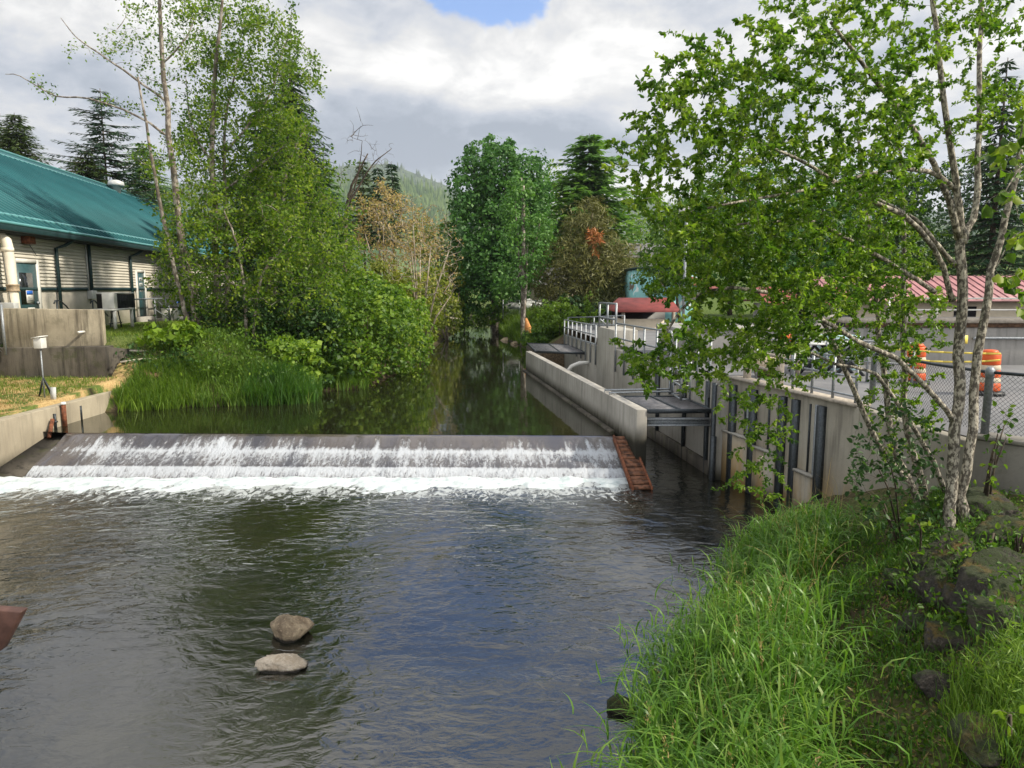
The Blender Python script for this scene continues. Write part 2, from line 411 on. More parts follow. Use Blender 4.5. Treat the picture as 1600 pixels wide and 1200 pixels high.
# ------------------------------------------------------------------ mesh helpers
OFF = {}
def tag(o, label=None, cat=None, group=None, kind=None):
    if label: o['label'] = label
    if cat: o['category'] = cat
    if group: o['group'] = group
    if kind: o['kind'] = kind
    return o
def thing(name, label, cat, loc, group=None):
    o = bpy.data.objects.new(name, None); COL.objects.link(o)
    o.location = [float(q) for q in loc]; o.empty_display_size = .2
    OFF[o.name] = np.array(loc, float)
    return tag(o, label, cat, group)
def npmesh(name, V, polys_flat, starts, material, parent=None, attrs=None, smooth=False):
    V = np.asarray(V, dtype=np.float64).reshape(-1, 3)
    off = OFF.get(parent.name) if parent is not None else None
    if off is not None: V = V - off
    me = bpy.data.meshes.new(name)
    me.vertices.add(len(V)); me.vertices.foreach_set('co', V.astype(np.float32).ravel())
    me.loops.add(len(polys_flat)); me.loops.foreach_set('vertex_index', np.asarray(polys_flat, dtype=np.int32))
    me.polygons.add(len(starts)); me.polygons.foreach_set('loop_start', np.asarray(starts, dtype=np.int32))
    if attrs:
        for k, (ty, dat) in attrs.items():
            at = me.attributes.new(k, ty, 'POINT')
            at.data.foreach_set('color' if ty == 'FLOAT_COLOR' else 'value', np.asarray(dat, dtype=np.float32).ravel())
    me.update(calc_edges=True); me.validate()
    if smooth: me.polygons.foreach_set('use_smooth', np.ones(len(me.polygons), dtype=bool))
    me.materials.append(M[material] if isinstance(material, str) else material)
    o = bpy.data.objects.new(name, me); COL.objects.link(o)
    if parent is not None:
        o.parent = parent
        if off is not None: OFF[o.name] = off
    return o
class MB:
    def __init__(s): s.v = []; s.f = []; s.smooth = False
    def add(s, vs, fs):
        b = len(s.v); s.v += [tuple(float(q) for q in p) for p in vs]; s.f += [[i + b for i in f] for f in fs]; return s
    def frame(s, o, a, b, c, lo, hi):
        o, a, b, c = (np.array(q, float) for q in (o, a, b, c)); P = []
        for k in (lo[2], hi[2]):
            for j in (lo[1], hi[1]):
                for i in (lo[0], hi[0]): P.append(o + a * i + b * j + c * k)
        return s.add(P, [(0, 2, 3, 1), (4, 5, 7, 6), (0, 1, 5, 4), (2, 6, 7, 3), (0, 4, 6, 2), (1, 3, 7, 5)])
    def box(s, lo, hi): return s.frame((0, 0, 0), (1, 0, 0), (0, 1, 0), (0, 0, 1), lo, hi)
    def bar(s, p, q, w, h=None, up=(0, 0, 1)):
        p = np.array(p, float); q = np.array(q, float); h = h or w
        d = q - p; L = np.linalg.norm(d); d = d / L
        u = np.array(up, float)
        if abs(d @ u) > .95: u = np.array((0, 1, 0.))
        x = np.cross(d, u); x /= np.linalg.norm(x); y = np.cross(x, d)
        return s.frame(p, x, y, d, (-w / 2, -h / 2, 0), (w / 2, h / 2, L))
    def tube(s, pts, rad, n=8, cap=True):
        pts = [np.array(p, float) for p in pts]
        if np.isscalar(rad): rad = [rad] * len(pts)
        vs = []; fs = []; px_ = None
        for i, p in enumerate(pts):
            d = pts[min(i + 1, len(pts) - 1)] - pts[max(i - 1, 0)]
            d = d / (np.linalg.norm(d) + 1e-9)
            if px_ is None:
                u = np.array((0, 0, 1.)) if abs(d[2]) < .9 else np.array((1., 0, 0))
                x = np.cross(d, u)
            else: x = px_ - d * (px_ @ d)
            x = x / (np.linalg.norm(x) + 1e-9); px_ = x; y = np.cross(d, x)
            for k in range(n):
                a = 2 * math.pi * k / n
                vs.append(p + (x * math.cos(a) + y * math.sin(a)) * rad[i])
        for i in range(len(pts) - 1):
            for k in range(n):
                k2 = (k + 1) % n
                fs.append((i * n + k, i * n + k2, (i + 1) * n + k2, (i + 1) * n + k))
        if cap and n > 2:
            fs.append(tuple(range(n))[::-1]); fs.append(tuple((len(pts) - 1) * n + k for k in range(n)))
        return s.add(vs, fs)
    def lathe(s, c, prof, n=20):
        vs = []; fs = []
        for r, z in prof:
            for k in range(n):
                a = 2 * math.pi * k / n; vs.append((c[0] + r * math.cos(a), c[1] + r * math.sin(a), c[2] + z))
        for i in range(len(prof) - 1):
            for k in range(n):
                k2 = (k + 1) % n; fs.append((i * n + k, i * n + k2, (i + 1) * n + k2, (i + 1) * n + k))
        fs.append(tuple(range(n))[::-1]); fs.append(tuple((len(prof) - 1) * n + k for k in range(n)))
        return s.add(vs, fs)
    def wall(s, pts, z0, z1, th, side=1):
        """upright slab along plan polyline; th grows to the left (side=1) or right of the line; z1 may be a list"""
        P = [np.array(p[:2], float) for p in pts]; n = len(P)
        z1 = [z1] * n if np.isscalar(z1) else z1; z0 = [z0] * n if np.isscalar(z0) else z0
        ns = []
        for i in range(n):
            d = P[min(i + 1, n - 1)] - P[max(i - 1, 0)]; d /= np.linalg.norm(d); ns.append(np.array((-d[1], d[0])) * side)
        vs = []
        for i in range(n):
            q = P[i] + ns[i] * th
            vs += [(*P[i], z0[i]), (*P[i], z1[i]), (*q, z1[i]), (*q, z0[i])]
        fs = []
        for i in range(n - 1):
            a = i * 4; b = a + 4
            for k in range(4): fs.append((a + k, a + (k + 1) % 4, b + (k + 1) % 4, b + k))
        fs += [(0, 1, 2, 3)[::-1], tuple((n - 1) * 4 + k for k in range(4))]
        return s.add(vs, fs)
    def build(s, name, material, parent=None, smooth=False, bevel=0):
        fl = [i for f in s.f for i in f]; st = np.cumsum([0] + [len(f) for f in s.f[:-1]])
        o = npmesh(name, s.v, fl, st, material, parent, smooth=smooth)
        import bmesh
        bm = bmesh.new(); bm.from_mesh(o.data); bmesh.ops.recalc_face_normals(bm, faces=bm.faces); bm.to_mesh(o.data); bm.free()
        if bevel:
            b = o.modifiers.new('bevel', 'BEVEL'); b.width = bevel; b.segments = 2; b.limit_method = 'ANGLE'
        return o

def unit(v): return v / (np.linalg.norm(v, axis=-1, keepdims=True) + 1e-9)
class Leaves:
    """collects leaves and turns them into one mesh of folded leaf blades"""
    def __init__(s): s.p = []; s.d = []; s.n = []; s.l = []; s.w = []; s.r = []
    def add(s, p, d, n, l, w, r):
        k = len(p); f = lambda q: np.broadcast_to(np.asarray(q, float), (k,))
        s.p.append(np.asarray(p, float)); s.d.append(unit(np.asarray(d, float))); s.n.append(np.asarray(n, float))
        s.l.append(f(l)); s.w.append(f(w)); s.r.append(f(r)); return s
    def count(s): return sum(len(q) for q in s.p)
    def build(s, name, material, parent=None, shape='quad'):
        p = np.concatenate(s.p); d = np.concatenate(s.d); n = np.concatenate(s.n)
        l = np.concatenate(s.l)[:, None]; w = np.concatenate(s.w)[:, None]; r = np.clip(np.concatenate(s.r), 0, 1)
        x = unit(np.cross(d, n)); n = np.cross(x, d)
        k = len(p)
        if shape == 'quad':
            V = np.stack([p, p + d * l * .5 + x * w * .5 + n * w * .12, p + d * l, p + d * l * .5 - x * w * .5 + n * w * .12], 1); nv = 4
            idx = np.arange(k)[:, None] * 4 + np.array([0, 1, 2, 3]); st = np.arange(k) * 4
        else:
            up = n * w * .22
            V = np.stack([p, p + d * l * .32 + x * w * .5 + up, p + d * l * .68 + x * w * .42 + up, p + d * l - n * l * .12,
                          p + d * l * .68 - x * w * .42 + up, p + d * l * .32 - x * w * .5 + up], 1); nv = 6
            idx = np.arange(k)[:, None] * 6 + np.array([0, 1, 2, 3, 0, 3, 4, 5]); st = np.arange(2 * k) * 4
        return npmesh(name, V.reshape(-1, 3), idx.ravel(), st, material, parent, {'rnd': ('FLOAT', np.repeat(r, nv))})

def rdir(k, up=0.):
    v = rng.normal(size=(k, 3)); v = unit(v); v[:, 2] += up; return unit(v)

# ------------------------------------------------------------------ plan of the land
Wl = [(5.0, 16.3), (5.58, 14.05), (6.0, 12.1), (6.05, 10.3), (6.15, 9.3), (6.6, 8.7), (8.2, 7.2), (11, 4.2), (14, 0), (18, -8)]
FW = [(4.85, 16.5), (4.22, 21.4), (3.75, 25.8), (3.48, 28.5), (2.72, 37)]
LEFTW = [(-12.5, 21.1), (-12.2, 21.3), (-10, 22.2), (-6.8, 22.9), (-7.0, 25.6), (-5.6, 26.2), (-4.8, 33), (-4.8, 38), (-4.9, 49.5), (-5, 65), (-4.2, 80), (-8, 98)]
RIGHTW = [(-6, 98), (-2.5, 78), (-1.8, 65), (-.5, 52), (1, 44), (.9, 32.5)]
P_UP = [(-12.5, 18.7)] + LEFTW + RIGHTW + [(2.75, 19.2), (2.75, 18.5)]
BANKW = [(5.5, 14.2), (4.9, 13), (4.35, 12), (3.45, 10.5), (2.65, 9), (1.9, 7.5), (1.45, 6.6), (.5, 4), (-.8, 0), (-2, -12)]
P_LOW = [(-12.5, -12), (-12.5, 18.7), (2.75, 18.5), (2.7, 20), (.95, 32.5), (1.0, 36.5), (2.65, 36.5), (3.5, 28.5), (4.3, 21.4), (4.9, 16.5), (5.1, 16.1)] + BANKW
P_PAVE = [(a + .34, b) for a, b in reversed(FW)] + [(a + .34, b) for a, b in Wl] + [(60, -8), (60, 44), (3.2, 44)]
def sdf(poly, x, y):
    """signed distance, negative inside"""
    poly = np.array(poly, float); d2 = np.full(x.shape, 1e18); ins = np.zeros(x.shape, bool)
    for i in range(len(poly)):
        ax, ay = poly[i]; bx, by = poly[(i + 1) % len(poly)]
        ex, ey = bx - ax, by - ay; wx, wy = x - ax, y - ay
        tt = np.clip((wx * ex + wy * ey) / (ex * ex + ey * ey + 1e-12), 0, 1)
        d2 = np.minimum(d2, (wx - ex * tt) ** 2 + (wy - ey * tt) ** 2)
        c = (ay > y) != (by > y)
        with np.errstate(divide='ignore', invalid='ignore'):
            ins ^= c & (x < (bx - ax) * (y - ay) / (by - ay + 1e-12) + ax)
    return np.where(ins, -1, 1) * np.sqrt(d2)
def vnoise(x, y, s, seed=0):
    x = x * s + seed * 17.3; y = y * s + seed * 5.1
    def h(i, j):
        q = np.sin(i * 127.1 + j * 311.7 + seed * 13.7) * 43758.5453; return q - np.floor(q)
    xi = np.floor(x); yi = np.floor(y); fx = x - xi; fy = y - yi
    fx = fx * fx * (3 - 2 * fx); fy = fy * fy * (3 - 2 * fy)
    return (h(xi, yi) * (1 - fx) + h(xi + 1, yi) * fx) * (1 - fy) + (h(xi, yi + 1) * (1 - fx) + h(xi + 1, yi + 1) * fx) * fy
def land(x, y):
    x = np.asarray(x, float); y = np.asarray(y, float)
    up = sdf(P_UP, x, y); lo = sdf(P_LOW, x, y); pv = sdf(P_PAVE, x, y)
    nz = (vnoise(x, y, .8, 1) - .5) * .22 + (vnoise(x, y, 2.7, 2) - .5) * .10
    far = np.clip((y - 60) / 200, 0, 1)
    # left bank
    zl = np.minimum(.72 + np.clip(up, 0, 99) * .62, 2.85) + nz * np.clip(up * 2, 0, 1) * .6
    pad = (x < -12.45) & (y < 23.1)
    zl = np.where(pad, 1.22 + np.clip((y - 16) / 7, 0, 1) * .40 + nz * .25, zl)
    wallside = (x < -13.4) & (y >= 23.1)
    zl = np.where(wallside, np.where(y < 23.6, 2.3 + (y - 23.1) * .6, np.minimum(2.6 + (y - 23.6) * .5, 2.85)) + nz * .15, zl)
    # right bank by the camera
    zr = np.clip(lo, 0, 99) * .62 + nz * np.clip(lo, 0, 1)
    zr = np.where(zr > 1.7, 1.7 + (zr - 1.7) * .3, zr)
    zr = np.minimum(zr, 2.3)
    # right bank upstream
    zu = np.minimum(.72 + np.clip(up, 0, 99) * .55, 2.4) + nz * np.clip(up, 0, 1)
    right = (x > -12.4) & (lo < up) & (y < 17) & (x > -3)
    z = np.where(right, zr, np.where((x > -1.5) & (y > 30), zu, zl))
    z = np.where((x > 1.5) & (y > 15) & (y < 38) & (lo < .5) & (lo >= 0), np.minimum(z, .0), z)
    z = np.where(pv < 0, 2.38, z)
    z = np.where(up < 0, .72 - np.minimum(-up * .5, .9), z)
    z = np.where(lo < 0, -np.minimum(-lo * .5, .7) - .02, z)
    return z + far * 6 * (np.abs(x + 3) / 60).clip(0, 3)
def zland(x, y): return float(land(np.array([x]), np.array([y]))[0])

def axis(fine0, fine1, step, lo, hi):
    a = list(np.arange(fine0, fine1 + 1e-6, step))
    v = fine1; s = step
    while v < hi: s *= 1.25; v += s; a.append(v)
    v = fine0; s = step
    while v > lo: s *= 1.25; v -= s; a.insert(0, v)
    return np.array(a)
gx = axis(-17, 12, .2, -3200, 3200); gy = axis(-4, 50, .25, -300, 3800)
XX, YY = np.meshgrid(gx, gy)
ZZ = land(XX.ravel(), YY.ravel())
x_, y_ = XX.ravel(), YY.ravel()
nx, ny = len(gx), len(gy)
ii = np.arange(nx * ny).reshape(ny, nx)
quads = np.stack([ii[:-1, :-1], ii[:-1, 1:], ii[1:, 1:], ii[1:, :-1]], -1).reshape(-1, 4)
upd = sdf(P_UP, x_, y_); lod = sdf(P_LOW, x_, y_)
colr = np.zeros((nx * ny, 4), np.float32); colr[:, 3] = 1
colr[:, 0] = np.where((x_ < -5), np.clip((upd - 1.5) / 2, 0, 1), 0)
colr[:, 0] = np.where((x_ > 0) & (y_ < 16), np.clip(vnoise(x_, y_, 1.2, 5) * 1.5 - .3, 0, 1) * .6, colr[:, 0])
colr[:, 0] = np.where(y_ > 40, np.clip(upd / 3, 0, 1), colr[:, 0])
colr[:, 1] = np.where((x_ < -12.4) & (y_ < 23.3), 1, 0)
colr[:, 2] = np.where(((upd < .15) | (lod < .15)) & ~((x_ < -12.45) & (y_ < 21)), 1, 0)
tag(npmesh('ground', np.stack([x_, y_, ZZ], 1), quads.ravel(), np.arange(len(quads)) * 4, 'ground', None, {'land': ('FLOAT_COLOR', colr)}, True), kind='structure')

# pavement sheet on the right
mb = MB(); pv = [(a + .17, b) for a, b in reversed(FW)] + [(a + .2, b) for a, b in Wl] + [(60, -8), (60, 43.5), (3.4, 43.5)]
mb.add([(a, b, 2.43) for a, b in pv], [tuple(range(len(pv)))])
tag(mb.build('pavement', 'pave'), kind='structure')

# water
def sheet(name, poly, z, m):
    mb = MB(); mb.add([(a, b, z) for a, b in poly], [tuple(range(len(poly)))]); return tag(mb.build(name, m), kind='structure')
sheet('river_water', [(-12.28, -40), (-12.28, 16.7), (3.0, 16.7), (3.05, 17.4), (2.5, 20.4), (.95, 32.6), (.95, 36.5), (2.8, 36.5), (4.5, 21), (5.3, 16.4), (6.2, 13.5), (6, -40)], 0, 'water_low')
CL, CR = np.array((-11.55, 18.1)), np.array((2.55, 17.75))      # weir crest ends
sheet('upstream_water', [(-12.32, 18.3), (-12.32, 23.0), (-11, 24), (-8.3, 27), (-6.5, 40), (-7, 66), (-9, 100), (-4, 100), (0, 66), (2.5, 45), (1.0, 33), (2.72, 19.5), (2.8, 18.0), tuple(CR + (0, .05)), tuple(CL + (0, .05))], .75, 'water_up')

# ------------------------------------------------------------------ distant hills
def hill(name, prof, D0, D1, m, seed, tree_h, ntree):
    cols = np.array([p[0] for p in prof]); hs = np.array([p[1] for p in prof])
    pxs = np.linspace(cols[0], cols[-1], 160); rows = 36
    ys = np.interp(pxs, cols, hs); V = []
    for j in range(rows):
        tt = j / (rows - 1); D = D0 + (D1 - D0) * tt
        for k, px_ in enumerate(pxs):
            top = A(px_, ys[k], D1)[2]; sx = (px_ - 800) / F * D1
            z = 3 + (top - 3) * (tt ** .8) + (vnoise(np.array([px_ * .08]), np.array([tt * 9.]), 1, seed)[0] - .5) * top * .10 * (1 - tt)
            V.append((sx, D, z))
    back = [(V[-160 + k][0], D1 + 300, 0) for k in range(160)]
    V = np.array(V + back); rows += 1
    q = np.arange(rows * 160).reshape(rows, 160); qd = np.stack([q[:-1, :-1], q[:-1, 1:], q[1:, 1:], q[1:, :-1]], -1).reshape(-1, 4)
    tag(npmesh(name, V, qd.ravel(), np.arange(len(qd)) * 4, m, None, None, True), kind='structure')
    # forest of small conifers on it
    fx = rng.uniform(0, 158.9, ntree); fj = (rows - 2) * rng.uniform(.15, 1, ntree) ** .7
    gi = fx.astype(int); gj = np.minimum(fj.astype(int), rows - 3)
    a = fx - gi; b = fj - gj
    g = V[:160 * (rows - 1)].reshape(rows - 1, 160, 3)
    base = (g[gj, gi] * (1 - a)[:, None] + g[gj, gi + 1] * a[:, None]) * (1 - b)[:, None] + (g[gj + 1, gi] * (1 - a)[:, None] + g[gj + 1, gi + 1] * a[:, None]) * b[:, None]
    hgt = tree_h * rng.uniform(.5, 1.15, ntree)
    ang = np.arange(5) * 2 * math.pi / 5
    ring = np.stack([np.cos(ang), np.sin(ang), np.zeros(5)], 1)
    Vt = np.concatenate([base[:, None] + ring[None] * (hgt * .2)[:, None, None] - np.array((0, 0, 2.)), (base + np.stack([0 * hgt, 0 * hgt, hgt], 1))[:, None]], 1)
    o = np.arange(ntree)[:, None] * 6
    tri = np.stack([np.stack([o[:, 0] + k, o[:, 0] + (k + 1) % 5, o[:, 0] + 5], 1) for k in range(5)], 1).reshape(-1, 3)
    tag(npmesh('hill_forest', Vt.reshape(-1, 3), tri.ravel(), np.arange(len(tri)) * 3, m, None), 'conifer forest covering the %s' % ('far blue ridge' if seed == 1 else 'pale nearer hillside'), 'forest', kind='stuff')
hill('far_ridge', [(-100, 330), (300, 290), (480, 268), (560, 258), (610, 256), (640, 266), (680, 282), (720, 298), (780, 322), (860, 330), (930, 315), (980, 311), (1040, 322), (1200, 330), (1700, 330)], 1700, 2900, 'hill', 1, 26, 5000)
hill('near_hill', [(400, 330), (560, 292), (620, 284), (660, 290), (700, 306), (740, 330), (800, 370), (900, 395), (990, 385), (1100, 372), (1500, 360)], 700, 1500, 'hill2', 2, 20, 5000)

# ------------------------------------------------------------------ weir and falling water
def lerp(a, b, k): return np.array(a, float) * (1 - k) + np.array(b, float) * k
CLb, CRb = np.array((-11.6, 16.3)), np.array((2.78, 16.05))
WPROF = [(-.25, .748), (0.0, .742), (.10, .70), (.18, .625), (.28, .545), (.42, .455), (.47, .415), (.62, .32), (.80, .225), (.86, .195), (.98, .10), (1.08, .0), (1.16, -.14)]
WFOAM = [.04, .06, .22, .34, .36, .76, .64, .54, .48, .80, .70, .58, .80]
nU = 420
colst = rng.random(nU) ** 3
colst = np.convolve(colst, [.25, .5, .25], 'same')
V = []; Fm = []
dn = (CLb - CL); 
for j, (s_, z_) in enumerate(WPROF):
    for i in range(nU):
        k = i / (nU - 1); a = lerp(CL, CR, k); b = lerp(CLb, CRb, k)
        q = a + (b - a) * (s_ / 1.16 if s_ > 0 else s_)
        wob = (vnoise(np.array([k * 60]), np.array([j * .6]), 1, 3)[0] - .5) * .05 * (1 if 1 < j < 12 else 0)
        V.append((q[0], q[1] - wob, z_ + wob * .4)); 
        e = .0
        if 1 < j < 9: e += (.50 if j < 5 else .18) * (colst[int(i)] - .18)
        if k < .10: e += -.35 * (1 - k / .10) if j < 9 else 0
        if j <= 4: e += .25 * (vnoise(np.array([k * 25]), np.array([1.]), 1, 9)[0] - .55) + (.16 if k < .38 else 0)
        Fm.append(WFOAM[j] + e)
q = np.arange(len(WPROF) * nU).reshape(-1, nU); qd = np.stack([q[:-1, :-1], q[:-1, 1:], q[1:, 1:], q[1:, :-1]], -1).reshape(-1, 4)
tag(npmesh('falling_water', V, qd.ravel(), np.arange(len(qd)) * 4, 'cascade', None, {'foam': ('FLOAT', Fm)}, True), 'thin sheet of water falling white over the stepped weir', 'water', kind='structure')
w = thing('weir', 'low stepped weir across the whole river under falling water', 'weir', (-5, 17.2, 0))
mb = MB()
sl = [(CL[0] - .75, 18.3), (CR[0] + .05, 18.1)]
prf = [(-.5, -.6), (-.5, .66)] + [(s_ - .05, z_ - .08) for s_, z_ in WPROF[1:]] + [(1.12, -.6)]
P = []
for k in (0, 1):
    for s_, z_ in prf:
        a = lerp(CL, CR, k); b = lerp(CLb, CRb, k); qq = a + (b - a) * (s_ / 1.16); P.append((*qq, z_))
n = len(prf); mb.add(P, [tuple(range(n)), tuple(range(n, 2 * n))[::-1]] + [(i, (i + 1) % n, n + (i + 1) % n, n + i) for i in range(n)])
mb.build('weir_steps', 'conc_dark', w)
mb = MB()   # sloping side apron beside the left bank wall
mb.add([(-12.31, 18.7, .66), (-11.5, 18.6, .73), (-11.5, 16.2, -.15), (-12.31, 16.2, .12), (-12.31, 18.7, -.6), (-11.5, 18.6, -.6), (-11.5, 16.2, -.6), (-12.31, 16.2, -.6)],
       [(0, 1, 2, 3), (4, 7, 6, 5), (0, 3, 7, 4), (1, 5, 6, 2), (0, 4, 5, 1), (2, 6, 7, 3)])
mb.build('side_apron', 'conc_dark', w)

# white water boiling at the weir's foot
nxf, nyf = 260, 42
xs = np.linspace(-12.27, 3.0, nxf); V = []; 
for j in range(nyf):
    yy = 14.0 + (16.32 - 14.0) * j / (nyf - 1)
    kk = j / (nyf - 1)
    xx = xs
    k = (xx + 12.27) / 15.3
    n_ = vnoise(xx, np.full(nxf, yy), 2.2, 4) * .5 + vnoise(xx, np.full(nxf, yy), 5.5, 6) * .4 + vnoise(xx, np.full(nxf, yy), 13, 7) * .1
    edge = .58 + .16 * (vnoise(xx, np.full(nxf, 0.), .45, 8) - .5) - .10 * np.clip((-7 - xx) / 6, 0, 1) * 1.6 + .08 * np.clip((xx + 4) / 7, 0, 1)
    h = (kk - edge - .10) * .40 + (n_ - .5) * .22
    h = np.minimum(h, .055 + (n_ - .5) * .13)
    V += [(a, yy - .02 * a * 0, b) for a, b in zip(xx, np.maximum(h, -.12))]
q = np.arange(nxf * nyf).reshape(nyf, nxf); qd = np.stack([q[:-1, :-1], q[:-1, 1:], q[1:, 1:], q[1:, :-1]], -1).reshape(-1, 4)
tag(npmesh('white_water', V, qd.ravel(), np.arange(len(qd)) * 4, 'foam', None, None, True), 'band of white foam boiling along the foot of the weir', 'foam', kind='stuff')

# orange-brown cleated plank ramp at the weir's right end
la, lb = G(972, 682, .80), G(1004, 765, .02)
r = thing('plank_ramp', 'rust brown cleated plank ramp sloping down beside the weir', 'ramp', lb)
d = lb - la; L = np.linalg.norm(d); d /= L; x = np.cross(d, (0, 0, 1)); x /= np.linalg.norm(x); n_ = np.cross(x, d)
mb = MB()
for k in range(13):
    a0 = L * k / 13 + .015; a1 = L * (k + 1) / 13 - .015
    mb.frame(la, x, n_, d, (-.19, -.02 + .01 * (k % 2), a0), (.19, .02 + .01 * (k % 2), a1))
mb.build('tread', 'ladder', r)
mb = MB()
for s_ in (-1, 1): mb.frame(la, x, n_, d, (s_ * .215 - .02, -.10, 0), (s_ * .215 + .02, .05, L))
mb.build('side_rail', 'rust', r)

# ------------------------------------------------------------------ divider wall with coping
DV = [(3.20, 16.55), (.90, 32.5)]
dd = np.array(DV[1]) - np.array(DV[0]); dd /= np.linalg.norm(dd)
w = thing('divider_wall', 'long low concrete wall between the river and the side channel', 'wall', (2, 24, 0))
mb = MB(); mb.wall(DV, -.6, 1.64, .27, 1); mb.build('wall_body', 'conc_div', w, bevel=.02)
mb = MB()
foot = [(DV[0][0] - .27 + dd[0] * 1.7, DV[0][1] + dd[1] * 1.7), (DV[1][0] - .27, DV[1][1])]
mb.wall(foot, .2, .80, .16, 1); mb.build('footing_ledge', 'conc_dark', w, bevel=.02)
# ------------------------------------------------------------------ channel wall, in sections
w = thing('channel_wall', 'tall pale concrete wall along the far side of the channel', 'wall', (4, 24, 0))
mb = MB(); mb.wall([FW[0], FW[1], FW[2]], -.6, [2.36, 2.33, 2.30], .4, -1); mb.build('near_section', 'conc_up', w, bevel=.02)
mb = MB(); mb.wall([(FW[2][0] - .06, FW[2][1]), (FW[3][0] - .06, FW[3][1])], -.6, 2.98, .9, -1); mb.build('tower_section', 'conc_up', w, bevel=.02)
mb = MB(); mb.wall([FW[3], FW[4]], -.6, [2.15, 2.05], .4, -1); mb.build('far_section', 'conc_up', w, bevel=.02)
mb = MB(); mb.wall([(FW[4][0], FW[4][1]), (.75, 37.2)], -.6, 1.5, .35, -1); mb.build('end_section', 'conc_dark', w)
mb = MB(); mb.wall([FW[0], FW[1], FW[2], FW[3], FW[4]], -.3, .32, .10, 1); mb.build('footing_ledge', 'conc_dark', w)
mb = MB()
for px_, (y0, y1) in {1007: (0, 0)}.items(): pass
# dark guide channels fixed to the wall
for s_ in (17.0, 18.5, 20.6):
    k = np.interp(s_, [16.5, 21.4], [0, 1]); xx = FW[0][0] + (FW[1][0] - FW[0][0]) * k
    mb = MB(); mb.box((xx - .10, s_ - .05, -.5), (xx - .01, s_ + .05, 2.25)); mb.build('guide_channel', 'dkmetal', w)
mb = MB(); mb.box((4.36, 19.2, .0), (4.40, 19.36, 2.2)); 
# pier
p = thing('concrete_pier', 'grey concrete pier at the channel mouth, dark steel slot on its left edge', 'pier', (4.95, 16.4, 0))
mb = MB(); mb.box((4.72, 16.28, -.6), (5.20, 16.75, 2.40)); mb.build('pier_body', 'conc', p, bevel=.02)
mb = MB(); mb.box((4.66, 16.26, -.5), (4.74, 16.40, 2.3)); mb.box((4.64, 16.22, -.5), (4.76, 16.28, 1.05)); mb.build('steel_slot', 'dkmetal', p)
# ------------------------------------------------------------------ bay wall with slots and panels
w = thing('bay_wall', 'tall stained concrete river wall with black steel slots and tan lower panels', 'wall', (5.6, 13.5, 0))
mb = MB(); mb.wall(Wl[:3], -.6, [2.42, 2.42, 2.42], .38, 1); mb.build('wall_body', 'conc_bay', w, bevel=.02)
mb = MB(); mb.wall(Wl[2:5], -.2, 2.415, .37, 1); mb.build('wall_return', 'conc_bay', w, bevel=.02)
bd = np.array(Wl[1]) - np.array(Wl[0]); bl = np.linalg.norm(bd); bd = bd / bl; bn = np.array((bd[1], -bd[0]))   # bn points away from the river
b2 = np.array(Wl[2]) - np.array(Wl[1]); b2l = np.linalg.norm(b2); b2 = b2 / b2l
def bayp(px_):
    u = (px_ - 800) / F
    for a, d_, L_ in ((np.array(Wl[0]), bd, bl), (np.array(Wl[1]), b2, b2l)):
        # a.x + d.x s = u' (a.y + d.y s), first order pitch ignored
        s_ = (u * a[1] - a[0]) / (d_[0] - u * d_[1])
        if s_ <= L_ + 1e-6: return a + d_ * s_, d_
    return a + d_ * s_, d_
def bayframe(px0, px1, z0, z1, out0, out1, mbb):
    p0, d_ = bayp(px0); p1, _ = bayp(px1)
    dv = p1 - p0; L_ = np.linalg.norm(dv); dv = dv / L_; nn = np.array((-dv[1], dv[0])) * -1
    if nn[0] > 0: nn = -nn
    mbb.frame((*p0, 0), (*dv, 0), (*nn, 0), (0, 0, 1), (0, out0, z0), (L_, out1, z1))
for a, b in ((1149, 1156), (1181, 1189), (1228, 1236), (1249, 1257), (1290, 1299)):
    mb = MB(); bayframe(a, b, -.4, 2.30, -.02, .10, mb); mb.build('steel_slot', 'dkmetal', w)
for a, b in ((1181, 1186), (1290, 1294)):
    mb = MB(); bayframe(a - 5, a, -.4, 2.30, -.02, .07, mb); mb.build('slot_edge', 'galv', w)
for a, b, zt in ((1140, 1180, 1.22), (1190, 1226, 1.10), (1258, 1289, .95)):
    mb = MB(); bayframe(a, b, -.5, zt - .05, -.02, .09, mb); mb.build('lower_panel', 'conc_bay', w)
    mb = MB(); bayframe(a, b, zt - .045, zt, -.02, .12, mb); mb.build('panel_ledge', 'conc', w)
for a in (1170, 1208, 1273):
    mb = MB(); bayframe(a, a + 1.5, .9, 2.28, .0, .03, mb); mb.build('lift_rod', 'dkmetal', w)
mb = MB(); bayframe(1140, 1345, 2.425, 2.47, -.30, .06, mb); mb.build('edge_plate', 'woodgrey', w)
# wall stepping round to the right bank
w = thing('bank_retaining_wall', 'weathered concrete wall above the mossy rocks under the wire fence', 'wall', (7, 8.5, 1.5))
mb = MB(); mb.wall(Wl[4:], .4, 2.47, .35, 1); mb.build('wall_body', 'conc_rw', w, bevel=.02)
mb = MB()
mb.wall([(a - .03, b) for a, b in Wl[4:]], 2.475, 2.53, .42, 1); mb.build('coping', 'conc_rw', w, bevel=.012)

